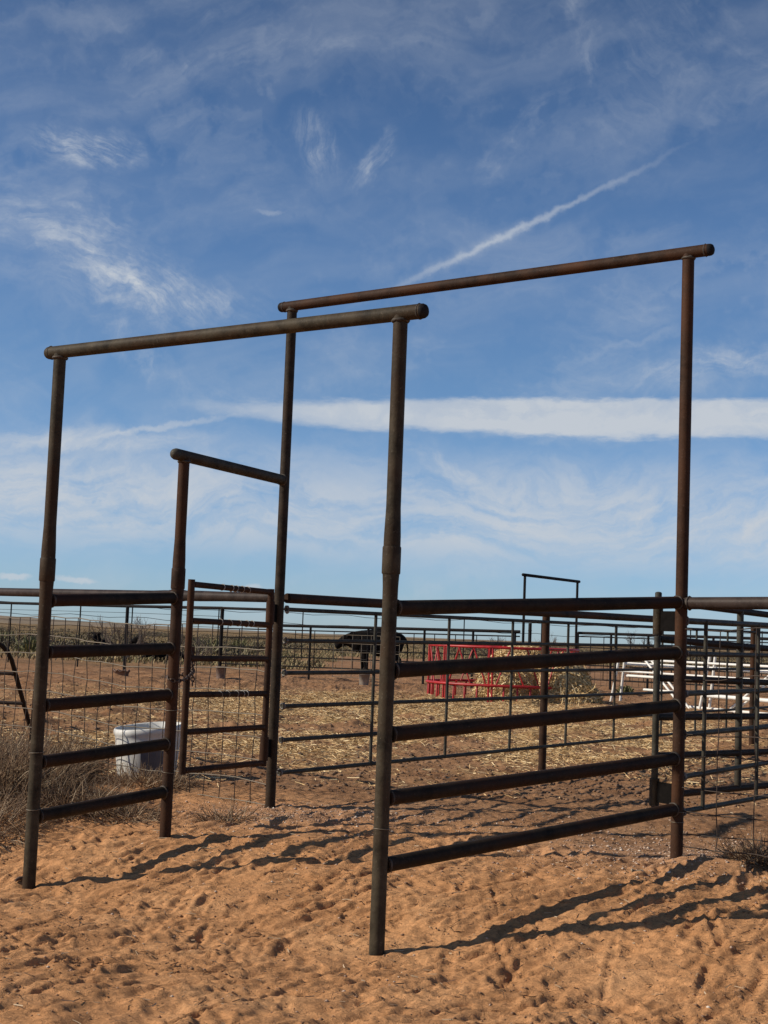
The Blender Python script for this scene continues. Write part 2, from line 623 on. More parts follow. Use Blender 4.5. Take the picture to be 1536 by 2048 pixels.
def make_ground():
    X, Y = np.meshgrid(GX, GY)
    h = base_height(X, Y)
    s = FA * X + FB * Y
    r = np.hypot(X, Y)
    near = sstep(60, 30, r)
    pen = sstep(8.0, 9.4, s + 0.5 * perlin(X * 0.8, Y * 0.8, 5)) * sstep(120, 100, Y)
    sand = (1 - pen) * sstep(30, 15, r)
    # wandering coordinates for drifted, walked-on sand
    wx = X + 0.18 * perlin(X * 1.7, Y * 1.7, 21)
    wy = Y + 0.18 * perlin(X * 1.7, Y * 1.7, 22)
    c, sn = math.cos(0.75), math.sin(0.75)
    ru, rv = wx * c + wy * sn, -wx * sn + wy * c
    d = 0.013 * perlin(wx * 1.2, wy * 1.2, 1)
    d += 0.007 * np.tanh(4.0 * perlin(ru * 1.7, rv * 4.8, 2))
    d += 0.0070 * np.tanh(5.0 * perlin(ru * 3.2, rv * 9.5, 3))
    d += 0.0062 * np.tanh(5.0 * perlin(ru * 6.0, rv * 16.0, 4))
    d += 0.0042 * np.tanh(3.5 * perlin(wx * 16, wy * 16, 6))
    d += 0.0030 * perlin(wx * 30, wy * 30, 7)
    rid = 1 - np.abs(perlin(ru * 2.4, rv * 5.4, 8))
    d += 0.010 * (rid ** 4 - 0.3)
    c2, s2 = math.cos(-0.5), math.sin(-0.5)
    qu, qv = wx * c2 + wy * s2, -wx * s2 + wy * c2
    rid2 = 1 - np.abs(perlin(qu * 3.0, qv * 9.0, 18))
    d += 0.009 * (rid2 ** 6 - 0.2)
    pit = np.maximum(0, perlin(wx * 11 + 5, wy * 11, 19) - 0.2)
    d -= 0.006 * pit * np.maximum(0, perlin(X * 1.1, Y * 1.1, 20))
    h += sand * d
    # trampled dirt and clods of the pen
    e = 0.035 * perlin(wx * 0.9, wy * 0.9, 31)
    e += 0.030 * perlin(wx * 2.6, wy * 2.6, 32)
    cl = perlin(wx * 5.5, wy * 5.5, 33)
    e += 0.022 * np.maximum(0, cl) ** 1.3 + 0.020 * perlin(X * 12, Y * 12, 34) + 0.012 * perlin(X * 24, Y * 24, 36) * sstep(22, 14, Y)
    big = np.maximum(0, perlin(wx * 1.5 + 3, wy * 1.5, 35) - 0.12)
    e += 0.16 * big * sstep(15, 20, Y)
    h += pen * near * e * (0.55 + 0.45 * sstep(12, 18, Y))
    # far prairie rolls a little
    h += sstep(45, 90, r) * (0.12 * perlin(X * 0.05, Y * 0.05, 41) + 0.10 * perlin(X * 0.3, Y * 0.3, 42) * sstep(400, 80, r))
    # foot and hoof prints
    rng = np.random.default_rng(5)

    def stamp(cx, cy, ang, a, b, dep, rim):
        R = max(a, b) * 2.0
        i0, i1 = np.searchsorted(GX, (cx - R, cx + R))
        j0, j1 = np.searchsorted(GY, (cy - R, cy + R))
        xs, ys = X[j0:j1, i0:i1] - cx, Y[j0:j1, i0:i1] - cy
        if xs.size == 0:
            return
        u = (xs * math.cos(ang) + ys * math.sin(ang)) / a
        v = (-xs * math.sin(ang) + ys * math.cos(ang)) / b
        q = np.sqrt(u * u + v * v) + 0.22 * perlin(xs * 14 + cx * 9, ys * 14 + cy * 9, 51)
        h[j0:j1, i0:i1] += -dep * sstep(1.08, 0.55, q) + rim * np.exp(-((q - 1.22) / 0.2) ** 2)

    for i in range(80):
        cx, cy = rng.uniform(-3.0, 3.3), rng.uniform(5.0, 9.9)
        if 8.4 < FA * cx + FB * cy:
            continue
        if rng.random() < 0.9:
            stamp(cx, cy, rng.normal(0.9, 0.7), rng.uniform(0.08, 0.18), rng.uniform(0.03, 0.055), rng.uniform(0.006, 0.014), rng.uniform(0.004, 0.010))
        else:
            stamp(cx, cy, rng.uniform(0, 3), rng.uniform(0.04, 0.075), rng.uniform(0.03, 0.055), rng.uniform(0.006, 0.014), rng.uniform(0.003, 0.008))
    for i in range(95):       # drag marks
        cx, cy = rng.uniform(-2.7, 2.9), rng.uniform(5.1, 8.6)
        stamp(cx, cy, rng.normal(0.85, 0.4), rng.uniform(0.16, 0.55), rng.uniform(0.016, 0.036), rng.uniform(0.006, 0.014), rng.uniform(0.004, 0.008))
    # sand lies level against the feet of the posts
    h0 = base_height(X, Y)
    for (qx, qy) in ((-1.966, 8.361), (0.046, 7.008), (-0.754, 10.589), (1.844, 8.715), (-1.332, 9.320)):
        rr = np.sqrt((X - qx) ** 2 + (Y - qy) ** 2)
        w = 0.85 * np.exp(-(rr / 0.16) ** 2)
        h += w * (h0 - h)
        lump = 0.6 + 0.8 * perlin(X * 9, Y * 9, 91)
        h += 0.020 * lump * np.exp(-((rr - 0.085) / 0.05) ** 2) - 0.012 * np.exp(-(rr / 0.055) ** 2)
    # masks that say what the surface is made of
    straw = 0.95 * np.exp(-(((X - 0.8) / 5.2) ** 2 + ((Y - 24.5) / 6.5) ** 2) ** 1.5)
    straw += 0.75 * np.exp(-(((X + 1.6) / 2.0) ** 2 + ((Y - 17.0) / 3.4) ** 2))
    straw += 0.7 * np.exp(-(((X - 2.4) / 3.2) ** 2 + ((Y - 17.5) / 3.6) ** 2))
    straw *= sstep(-0.12, 0.42, perlin(X * 0.75, Y * 0.6, 61) + 0.5 * perlin(X * 2.2, Y * 1.6, 65) + 0.3 * perlin(wx * 6, wy * 6, 62) + 0.35 * sstep(20, 24, Y))
    straw = np.clip(straw, 0, 1) * sstep(10.8, 13.5, Y)
    chips = np.exp(-(((X + 0.55) / 0.85) ** 2 + ((Y - 10.25) / 0.55) ** 2)) + np.exp(-(((X - 1.8) / 0.85) ** 2 + ((Y - 8.9) / 0.6) ** 2))
    chips = np.clip(chips, 0, 1)
    prairie = sstep(78, 100, Y + 9 * perlin(X * 0.08, Y * 0.08, 63))
    prairie = np.maximum(prairie, sstep(44, 58, Y + 7 * perlin(X * 0.1, Y * 0.1, 64)) * sstep(-1.5, -5, X))
    prairie = np.maximum(prairie, sstep(18, 28, np.abs(X)))
    prairie = np.maximum(prairie, sstep(-20, -40, Y))
    ny, nx = X.shape
    verts = np.stack([X, Y, h], -1).reshape(-1, 3)
    idx = np.arange(nx * ny).reshape(ny, nx)
    faces = np.stack([idx[:-1, :-1], idx[:-1, 1:], idx[1:, 1:], idx[1:, :-1]], -1).reshape(-1, 4)
    o = np_mesh('ground', verts, faces, ground_mat(), True, 'structure')
    for nm, arr in (('pen', pen), ('straw', straw), ('prairie', prairie), ('chips', chips)):
        at = o.data.attributes.new(nm, 'FLOAT', 'POINT')
        at.data.foreach_set('value', arr.astype(np.float32).ravel())
    return h


def ground_mat():
    mt, nt, bs = newmat('ground_surface')
    geo = nt.nodes.new('ShaderNodeNewGeometry')
    pos = geo.outputs['Position']

    def attr(n):
        a = nt.nodes.new('ShaderNodeAttribute')
        a.attribute_name = n
        return a.outputs['Fac']
    n1 = n_noise(nt, 2.2, 6, 0.65, pos)
    n2 = n_noise(nt, 28, 5, 0.65, pos)
    n3 = n_noise(nt, 160, 3, 0.6, pos)
    n4 = n_noise(nt, 7.0, 6, 0.7, pos, 0.6)
    sand = n_ramp(nt, n1.outputs['Fac'], [(0.30, (0.435, 0.215, 0.094)), (0.52, (0.545, 0.282, 0.129)), (0.75, (0.62, 0.343, 0.166))])
    dk = n_ramp(nt, n4.outputs['Fac'], [(0.56, (0, 0, 0)), (0.70, (0.52, 0.52, 0.52))])
    sand = n_mix(nt, dk, sand, (0.150, 0.088, 0.048))
    n7 = n_noise(nt, 55, 4, 0.7, pos, 0.8)
    sk = n_ramp(nt, n7.outputs['Fac'], [(0.585, (0, 0, 0)), (0.68, (0.85, 0.85, 0.85))])
    sand = n_mix(nt, sk, sand, (0.13, 0.075, 0.040))
    g2 = n_ramp(nt, n2.outputs['Fac'], [(0.3, (0.78, 0.78, 0.78)), (0.7, (1.15, 1.12, 1.08))])
    sand = n_mix(nt, 1.0, sand, g2, 'MULTIPLY')
    dirt = n_ramp(nt, n1.outputs['Fac'], [(0.32, (0.21, 0.108, 0.054)), (0.5, (0.315, 0.172, 0.088)), (0.7, (0.40, 0.235, 0.128))])
    dirt = n_mix(nt, 1.0, dirt, g2, 'MULTIPLY')
    dd = n_ramp(nt, n4.outputs['Fac'], [(0.52, (0, 0, 0)), (0.66, (0.7, 0.7, 0.7))])
    dirt = n_mix(nt, dd, dirt, (0.105, 0.064, 0.038))
    dirt = n_mix(nt, sk, dirt, (0.075, 0.045, 0.026))
    col = n_mix(nt, attr('pen'), sand, dirt)
    st = n_ramp(nt, n2.outputs['Fac'], [(0.36, (0.17, 0.095, 0.042)), (0.52, (0.38, 0.245, 0.11)), (0.66, (0.60, 0.43, 0.215))])
    col = n_mix(nt, attr('straw'), col, st)
    ch = n_ramp(nt, n3.outputs['Fac'], [(0.40, (0.26, 0.145, 0.085)), (0.60, (0.50, 0.34, 0.24))])
    cm = nt.nodes.new('ShaderNodeMath')
    cm.operation = 'MULTIPLY'
    nt.links.new(attr('chips'), cm.inputs[0])
    cm.inputs[1].default_value = 0.42
    col = n_mix(nt, cm.outputs[0], col, ch)
    n5 = n_noise(nt, 0.10, 6, 0.7, pos)
    n6 = n_noise(nt, 0.9, 5, 0.7, pos)
    pr = n_ramp(nt, n5.outputs['Fac'], [(0.34, (0.115, 0.085, 0.042)), (0.46, (0.230, 0.150, 0.074)), (0.58, (0.315, 0.220, 0.115)), (0.70, (0.27, 0.145, 0.078))])
    p6 = n_ramp(nt, n6.outputs['Fac'], [(0.35, (0.45, 0.45, 0.42)), (0.65, (1.15, 1.12, 1.05))])
    pr = n_mix(nt, 1.0, pr, p6, 'MULTIPLY')
    col = n_mix(nt, attr('prairie'), col, pr)
    nt.links.new(col, bs.inputs['Base Color'])
    bs.inputs['Roughness'].default_value = 0.95
    bs.inputs['Specular IOR Level'].default_value = 0.1
    mp = nt.nodes.new('ShaderNodeMapping')
    mp.inputs['Rotation'].default_value = (0, 0, 0.75)
    mp.inputs['Scale'].default_value = (0.55, 1.0, 1.0)
    nt.links.new(pos, mp.inputs['Vector'])
    n8 = n_noise(nt, 34, 6, 0.68, mp.outputs[0], 0.7)
    n9 = n_noise(nt, 95, 4, 0.65, pos, 0.4)
    mx = nt.nodes.new('ShaderNodeMath')
    mx.operation = 'MULTIPLY_ADD'
    nt.links.new(n9.outputs['Fac'], mx.inputs[0])
    mx.inputs[1].default_value = 0.10
    nt.links.new(n8.outputs['Fac'], mx.inputs[2])
    n_bump(nt, mx.outputs[0], 1.0, 0.021, bs)
    return mt


HGT = make_ground()


def gz(x, y):
    i = min(max(int(np.searchsorted(GX, x)) - 1, 0), len(GX) - 2)
    j = min(max(int(np.searchsorted(GY, y)) - 1, 0), len(GY) - 2)
    fx = (x - GX[i]) / (GX[i + 1] - GX[i])
    fy = (y - GY[j]) / (GY[j + 1] - GY[j])
    return float((HGT[j, i] * (1 - fx) + HGT[j, i + 1] * fx) * (1 - fy) + (HGT[j + 1, i] * (1 - fx) + HGT[j + 1, i + 1] * fx) * fy)


def gzv(x, y):
    i = np.clip(np.searchsorted(GX, x) - 1, 0, len(GX) - 2)
    j = np.clip(np.searchsorted(GY, y) - 1, 0, len(GY) - 2)
    fx = (x - GX[i]) / (GX[i + 1] - GX[i])
    fy = (y - GY[j]) / (GY[j + 1] - GY[j])
    return (HGT[j, i] * (1 - fx) + HGT[j, i + 1] * fx) * (1 - fy) + (HGT[j + 1, i] * (1 - fx) + HGT[j + 1, i + 1] * fx) * fy


def make_hills():
    ax = np.linspace(-1, 1, 60)
    v, f = [], []
    for k, (cx, cy, L, W, hh) in enumerate(((-900, 1900, 900, 300, 13.0), (700, 3000, 1500, 300, 4.0))):
        b = len(v)
        for j in np.linspace(-1, 1, 13):
            for i in ax:
                z = hh * max(0, 1 - i * i) ** 1.3 * max(0, 1 - j * j) * (1 + 0.25 * math.sin(7 * i + k)) - 0.4
                v.append((cx + i * L, cy + j * W, z))
        for j in range(12):
            for i in range(59):
                a = b + j * 60 + i
                f.append((a, a + 1, a + 61, a + 60))
    o = np_mesh('hills', np.array(v), np.array(f), plain('hill_scrub', (0.20, 0.145, 0.085), 0.95, 0.35, 0.02), True, 'structure')


make_hills()

# ================================================================== pipe alley
PR = 0.0375
A = Vector((-1.966, 8.361, 0))
B = Vector((0.046, 7.008, 0))
C = Vector((-0.754, 10.589, 0.276))
D = Vector((1.844, 8.715, 0.285))
G = Vector((-1.332, 9.320, 0.203))


def V(p, z):
    return Vector((p[0], p[1], z))


def post_with_collar(par, p, ztop, zc, mat, lean=0.0):
    """lower pipe, swaged ends and a screwed collar, then the upper pipe"""
    mb = MB()
    zs = [p.z - 0.25, zc - 0.24, zc - 0.13, zc - 0.055, zc + 0.06, zc + 0.12, zc + 0.26, ztop]
    rs = [PR, PR, PR * 1.03, PR * 1.13, PR * 1.13, PR * 1.12, PR * 0.98, PR * 0.98]
    mb.tube([V(p, z) for z in zs], rs, 20)
    o = mb.build('post', mat, par)
    c = MB()
    c.tube([V(p, zc - 0.068), V(p, zc - 0.062), V(p, zc + 0.062), V(p, zc + 0.068)], [0.0445, 0.0465, 0.0465, 0.0445], 20)
    c.build('collar', mat, o)
    return o


def bead(par, c, axis_, R=0.039, r=0.0075, mat=None):
    MB().ring(c, axis_, R, r, 18, 5, 0.35).build('weld_bead', mat or M_WELD, par)


# front portal ------------------------------------------------------
fp = empty('pipe_portal', A, 'tall front portal of olive-brown pipe, nearest the camera, standing in open sand', 'portal')
post_with_collar(fp, A, 3.165, 1.865, M_OLIVE)
post_with_collar(fp, B, 3.165, 1.925, M_OLIVE)
u = (V(B, 0) - V(A, 0)).normalized()
e0, e1 = V(A, 3.165) - u * 0.085, V(B, 3.165) + u * 0.125
tb = MB().tube([e0, e1], 0.0385, 22).build('top_bar', M_OLIVE, fp)
for e, d in ((e0, -u), (e1, u)):
    MB().tube([e - d * 0.002, e + d * 0.012], [0.0385, 0.037], 22, True, 0.55).build('end_cap', M_FAR if d.x > 0 else M_OLIVE, tb)
    bead(tb, e - d * 0.012, d, 0.0385, 0.004)
for p in (A, B):
    bead(tb, V(p, 3.127), (0, 0, 1), 0.038, 0.009)

# rear portal -------------------------------------------------------
rp = empty('pipe_portal', C, 'taller rust-red portal of pipe at the back of the alley', 'portal')
for p, mt in ((C, M_DARKP), (D, M_RUST)):
    mb = MB()
    mb.tube([V(p, p.z - 0.3), V(p, 1.2), V(p, 2.6), V(p, 4.016)], PR, 20)
    mb.build('post', mt, rp)
u2 = (V(D, 0) - V(C, 0)).normalized()
e0, e1 = V(C, 4.016) - u2 * 0.095, V(D, 4.016) + u2 * 0.135
tb2 = MB().tube([e0, e1], 0.0385, 22).build('top_bar', M_RUST, rp)
for e, d in ((e0, -u2), (e1, u2)):
    MB().tube([e - d * 0.002, e + d * 0.014], [0.0385, 0.037], 22, True, 0.55).build('end_cap', M_FAR, tb2)
    bead(tb2, e - d * 0.02, d, 0.0385, 0.004)
for p in (C, D):
    bead(tb2, V(p, 3.978), (0, 0, 1), 0.038, 0.010)

# side panels -------------------------------------------------------


def side_rails(par, P, Q, zp, zq, mat, r=PR):
    d = (V(Q, 0) - V(P, 0)).normalized()
    for z0, z1 in zip(zp, zq):
        a, b = V(P, z0) + d * 0.03, V(Q, z1) - d * 0.03
        o = MB().tube([a, a.lerp(b, 0.5), b], r, 18).build('rail', mat, par)
        dd = (b - a).normalized()
        bead(o, a + dd * 0.014, dd, r, 0.006)
        bead(o, b - dd * 0.014, dd, r, 0.007)


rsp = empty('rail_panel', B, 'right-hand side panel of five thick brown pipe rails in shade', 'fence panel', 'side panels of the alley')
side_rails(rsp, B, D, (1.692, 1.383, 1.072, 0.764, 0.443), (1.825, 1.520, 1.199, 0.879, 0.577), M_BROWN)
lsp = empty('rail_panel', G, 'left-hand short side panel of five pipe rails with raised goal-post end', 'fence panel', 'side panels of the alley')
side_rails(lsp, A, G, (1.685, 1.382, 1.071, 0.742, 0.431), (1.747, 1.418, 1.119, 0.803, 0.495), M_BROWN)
post_with_collar(lsp, G, 2.685, 1.875, M_RUST)
u3 = (V(C, 0) - V(G, 0)).normalized()
q0, q1 = V(G, 2.685) - u3 * 0.10, V(C, 2.685) - u3 * 0.03
ob = MB().tube([q0, q1], 0.0385, 22).build('overhead_bar', M_OLIVE, lsp)
MB().tube([q0 + u3 * 0.002, q0 - u3 * 0.004], 0.0385, 22, True, 1.0).build('end_cap', M_BLUE, ob)
bead(ob, V(G, 2.647), (0, 0, 1), 0.038, 0.008)
bead(ob, q1 - u3 * 0.014, u3, 0.0385, 0.008)
for p, z in ((A, 0.80), (A, 0.475), (B, 0.62), (D, 0.56), (D, 0.50), (G, 0.62), (G, 1.02)):
    MB().ring(V(p, z), (random.uniform(-.08, .08), random.uniform(-.08, .08), 1), PR + 0.002, 0.0022, 20, 5).build('wire_tie', M_WIRE, fp if p in (A, B) else (rp if p is D else lsp))

# ------------------------------------------------------------------ walk-through gate
wg = empty('walk_gate', (-0.80, 10.45, 0.3), 'narrow rusty walk-through gate with six rails, chained to the left post', 'gate')
g0, g1 = Vector((-1.287, 9.65, 0)), Vector((-0.808, 10.47, 0))
MB().tube([V(g0, 0.575), V(g0, 1.885)], 0.024, 14).build('upright', M_RUST, wg)
MB().tube([V(g1, 0.575), V(g1, 1.865)], 0.024, 14).build('upright', M_RUST, wg)
gd = (g1 - g0).normalized()
for k, (za, zb) in enumerate(((1.852, 1.842), (1.606, 1.602), (1.351, 1.352), (1.107, 1.101), (0.857, 0.857), (0.600, 0.600))):
    a, b = V(g0, za) + gd * 0.02, V(g1, zb) - gd * 0.02
    o = MB().tube([a, b], 0.021, 14).build('rail', M_RUST, wg)
    if k in (0, 1, 3):
        t = 0.28
        for q in range(5):
            t += random.uniform(0.05, 0.13)
            MB().ring(a.lerp(b, t), (gd + Vector((0, 0, random.uniform(-.35, .35)))).normalized(), 0.0225, 0.0035, 14, 4, 0.5).build('wire_wrap', M_TAPE, o)
for z in (1.69, 0.70):
    sl = MB().tube([V(g1, z - 0.085), V(g1, z + 0.085)], 0.032, 16).build('hinge_sleeve', M_RUST, wg)
    mid = (V(g1, z) + V(C, z)) / 2
    dv = (V(C, 0) - V(g1, 0))
    MB().box(mid, dv.length, 0.012, 0.13, math.atan2(dv.y, dv.x)).build('hinge_plate', M_PLATE, sl, False)


def chain_mesh(path, link=0.036, r=0.0045):
    mb = MB()
    pts = [Vector(p) for p in path]
    seg = []
    for a, b in zip(pts[:-1], pts[1:]):
        n = max(1, int((b - a).length / (link * 0.72)))
        for i in range(n):
            seg.append((a.lerp(b, (i + 0.5) / n), (b - a).normalized()))
    for i, (c, d) in enumerate(seg):
        ref = Vector((0, 0, 1)) if abs(d.z) < 0.8 else Vector((1, 0, 0))
        s = d.cross(ref).normalized()
        if i % 2:
            s = d.cross(s).normalized()
        loop = []
        for k in range(9):
            t = 2 * math.pi * k / 8
            loop.append(c + d * math.cos(t) * link * 0.55 + s * math.sin(t) * link * 0.32)
        mb.tube(loop, r, 5, False)
    return mb


zc = 1.235
ring = []
for k in range(15):
    t = 2 * math.pi * k / 14
    cc = (V(G, zc) + V(g0, zc)) / 2
    ax = (V(g0, 0) - V(G, 0))
    L = ax.length / 2 + 0.055
    ax.normalize()
    pe = Vector((-ax.y, ax.x, 0))
    ring.append(cc + ax * math.cos(t) * L + pe * math.sin(t) * 0.058 + Vector((0, 0, 0.02 * math.cos(t) - 0.012 * math.sin(2 * t))))
ring += [V(g0, 1.26) + gd * 0.05, V(g0, 1.33) + gd * 0.055, V(g0, 1.40) + gd * 0.04]
ch = chain_mesh(ring).build('chain', M_CHAIN, wg)
chain_mesh([V(g0, 1.36) + gd * 0.06, V(g0, 1.17) + gd * 0.065]).build('chain_tail', M_CHAIN, ch)
MB().box(V(g0, 1.385) + gd * 0.04, 0.05, 0.012, 0.09, math.atan2(gd.y, gd.x)).build('chain_keeper', M_RUST, wg, False)

# ------------------------------------------------------------------ tube panels and fences


def wire_net(name, par, P, Q, zs_fn, step, r=0.0021, mat=None, jit=0.006, mat2=None):
    """one net of crossed wires hung between P and Q; zs_fn(t) gives the heights of the line wires"""
    P, Q = Vector(P), Vector(Q)
    L = (Q - P).length
    mb = MB()
    K = max(2, int(L / step))
    n = len(zs_fn(0))
    side = Vector((-(Q - P).y, (Q - P).x, 0)).normalized()
    wob = [[side * random.uniform(-.012, .012) + Vector((0, 0, random.uniform(-jit, jit))) for j in range(n)] for i in range(K + 1)]
    node = lambda i, j: V(P.lerp(Q, i / K), zs_fn(i / K)[j]) + wob[i][j]
    for j in range(n):
        mb.tube([node(i, j) for i in range(K + 1)], r, 4, False)
    if mat2:
        mb.build(name, mat2, par)['kind'] = 'stuff'
        mb = MB()
    for i in range(K + 1):
        mb.tube([node(i, j) for j in range(n)], r * 0.9, 4, False)
    o = mb.build(name, mat or M_WIRE, par)
    o['kind'] = 'stuff'
    return o


def tube_panel(par, P, Q, zs, r, stays, mat, rail='rail', stay='stay', rs=None, welds=False):
    P, Q = Vector(P), Vector(Q)
    for za, zb in zs:
        o = MB().tube([V(P, za), V(P, za).lerp(V(Q, zb), 0.5), V(Q, zb)], r, 10).build(rail, mat, par)
        if welds:
            dd = (V(Q, zb) - V(P, za)).normalized()
            MB().ring(V(P, za) + dd * 0.004, dd, r + 0.004, 0.009, 12, 5, 0.6).build('weld_bead', M_WELDP, o)
    d = (V(Q, 0) - V(P, 0)).normalized()
    off = Vector((d.y, -d.x, 0)) * (r * 0.5)
    for t in stays:
        p = P.lerp(Q, t)
        MB().tube([V(p, zs[-1][0] + (zs[-1][1] - zs[-1][0]) * t - r * 0.5) + off, V(p, zs[0][0] + (zs[0][1] - zs[0][0]) * t + r * 0.5) + off], rs or r * 0.8, 8).build(stay, mat, par)


# fence running from the rear-left post away to the right (the far side of the alley)
mf = empty('pen_fence', (1.6, 14.0, 0.28), 'long grey tube-panel fence under a rusty top pipe, behind the alley', 'fence')
m0 = Vector((-0.700, 10.64, 0))
m1 = Vector((3.075, 15.96, 0))
md = (m1 - m0).normalized()
mend = m0 + md * 11.5
MB().tube([V(m0, 1.806), V(m0 + md * 6.5, 1.858), V(mend, 1.90)], 0.0375, 16).build('top_pipe', M_RUST, mf)
tube_panel(mf, m0, m1, ((1.722, 1.769), (1.490, 1.560), (1.250, 1.296), (1.004, 1.035), (0.755, 0.791), (0.515, 0.559)), 0.0165,
           (0.175, 0.345, 0.515, 0.685, 0.85), M_BLUE, welds=True)
tube_panel(mf, m1 + md * 0.12, mend, ((1.769, 1.80), (1.560, 1.585), (1.296, 1.325), (1.035, 1.06), (0.791, 0.82), (0.559, 0.585)), 0.0165,
           (0.02, 0.22, 0.42, 0.62, 0.82), M_BLUE)
pz = m0 + md * ((1.615 - m0.x) / md.x) + Vector((0.02, 0.10, 0))
MB().tube([V(pz, 0.0), V(pz, 1.84)], 0.038, 16).build('post', M_RUST, mf)
pz2 = m0 + md * 9.6 + Vector((0.02, 0.10, 0))
MB().tube([V(pz2, 0.0), V(pz2, 1.90)], 0.038, 16).build('post', M_RUST, mf)

# fence to the left of the rear-left post: heavy pipe with stock wire
lf = empty('perimeter_fence', (-2.0, 12.0, 0.28), 'left perimeter fence of one heavy top pipe with sagging stock wire below', 'fence')
l0 = C + Vector((-0.03, 0.03, 0))
l1 = Vector((-3.503, 13.10, 0))
ldv = (V(l1, 0) - V(l0, 0)).normalized()
l2 = V(l1, 0) + ldv * 3.0
cp = V(l0, 0) + ldv * 1.06
tp = [(-0.02, PR), (0.55, PR), (0.86, PR * 1.12), (1.30, PR * 1.12), (1.45, PR), (6.6, PR)]
MB().tube([V(V(l0, 0) + ldv * s, 1.807 + 0.004 * s) for s, _ in tp], [r for _, r in tp], 20).build('top_pipe', M_MAUVE, lf)
MB().tube([V(cp - ldv * 0.01, 1.812), V(cp + ldv * 0.005, 1.812), V(cp + ldv * 0.16, 1.812), V(cp + ldv * 0.175, 1.812)], [0.044, 0.0465, 0.0465, 0.044], 20).build('collar', M_MAUVE, lf)


def lz(t):
    top = 1.575 + 0.04 * t + 0.018 * math.sin(t * 19)
    sag = 0.02 * math.sin(t * 7)
    return [top - k * 0.163 - (sag if k else 0) for k in range(9)] + [0.20]


wire_net('stock_wire', lf, V(l0, 0), l2, lz, 0.175, 0.0042, M_WIRE_R, 0.008, M_WIRE)
tpb = V(l0, 0) + ldv * 3.02


def t_post(par, p, z0, z1, lean=(0, 0), mat=None, name='steel_post'):
    mb = MB()
    top = Vector((p[0] + lean[0], p[1] + lean[1], z1))
    bot = Vector((p[0], p[1], z0))
    mb.tube([bot, top], 0.014, 6)
    for k in range(int((z1 - z0) / 0.12)):
        q = bot.lerp(top, (k + 0.5) / ((z1 - z0) / 0.12))
        mb.box(q + Vector((0.014, -0.006, 0)), 0.012, 0.012, 0.02)
    return mb.build(name, mat or M_FAR, par)


t_post(lf, (tpb.x - 0.05, tpb.y + 0.06), 0.1, 1.72, (0.05, -0.01), M_BROWN)
t_post(lf, (l2.x, l2.y), 0.1, 1.8, (0.0, 0.0), M_BROWN)

# fence to the right of the rear-right post
rf = empty('perimeter_fence', (2.2, 8.35, 0.28), 'short right perimeter fence, heavy brown pipe over loose rusty wire, beside the mound', 'fence')
r0 = V(D, 0) + Vector((0.02, -0.02, 0))
rdv = Vector((0.707, -0.707, 0))
r1 = r0 + rdv * 3.2
MB().tube([V(r0, 1.822), V(r0 + rdv * 0.6, 1.829), V(r1, 1.85)], PR, 20).build('top_pipe', M_MAUVE, rf)
bead(rf, V(r0 + rdv * 0.03, 1.823), rdv, PR, 0.008)


def rz(t):
    o_ = 0.12 * t
    return [1.655 + o_, 1.345 + 0.03 * math.sin(9 * t) + o_, 1.02 + o_, 0.885 + 0.02 * math.sin(11 * t) + o_, 0.70 + o_, 0.565 + o_, 0.44 + o_ * .5, 0.36 + o_ * .3]


wire_net('loose_wire', rf, r0, r1, rz, 0.245, 0.0036, M_WIRE_R, 0.012)

# grey panel running back from the rear-right post
gp = empty('tube_panel', (2.2, 9.2, 0.3), 'grey six-bar tube panel running back from the right rear post', 'panel')
a0 = V(D, 0) + Vector((0.035, 0.045, 0))
a1 = a0 + Vector((0.580, 0.815, 0)) * 3.6
tube_panel(gp, a0, a1, ((1.717, 1.745), (1.513, 1.53), (1.270, 1.29), (1.022, 1.035), (0.767, 0.80), (0.557, 0.54)), 0.0165,
           (0.085, 0.34, 0.60, 0.85), M_BLUE, welds=True)

# brown gate hung on the rear-right post, swung open
bg_ = empty('pipe_gate', (1.74, 8.9, 0.5), 'open brown six-rail pipe gate hinged on the right rear post', 'gate')
b0 = Vector((1.735, 8.885, 0))
bdv = Vector((0.609, 0.793, 0)).normalized()
b1 = b0 + bdv * 3.05
MB().tube([V(b0, 0.57), V(b0, 1.885)], 0.0215, 16, True, 0.4).build('upright', M_BLUE, bg_)
bm = b0 + bdv * 1.26
MB().tube([V(bm, 0.61), V(bm, 1.82)], 0.0235, 14).build('upright', M_BLUE, bg_)
MB().tube([V(b1, 0.57), V(b1, 1.84)], 0.0235, 14).build('upright', M_BROWN, bg_)
for za, zb in ((1.838, 1.79), (1.599, 1.545), (1.357, 1.30), (1.116, 1.06), (0.876, 0.80), (0.631, 0.565)):
    MB().tube([V(b0, za) + bdv * 0.015, V(b1, zb)], 0.0225, 14).build('rail', M_BROWN, bg_)
for z in (1.71, 0.66):
    sl = MB().tube([V(b0, z - 0.08), V(b0, z + 0.08)], 0.031, 18).build('hinge_sleeve', M_OLIVE, bg_)
    dv = V(D, 0) - b0
    MB().box((V(b0, z) + V(D, z)) / 2, dv.length, 0.014, 0.125, math.atan2(dv.y, dv.x)).build('hinge_plate', M_PLATE, sl, False)
    bead(sl, V(b0, z - 0.083), (0, 0, 1), 0.026, 0.005)

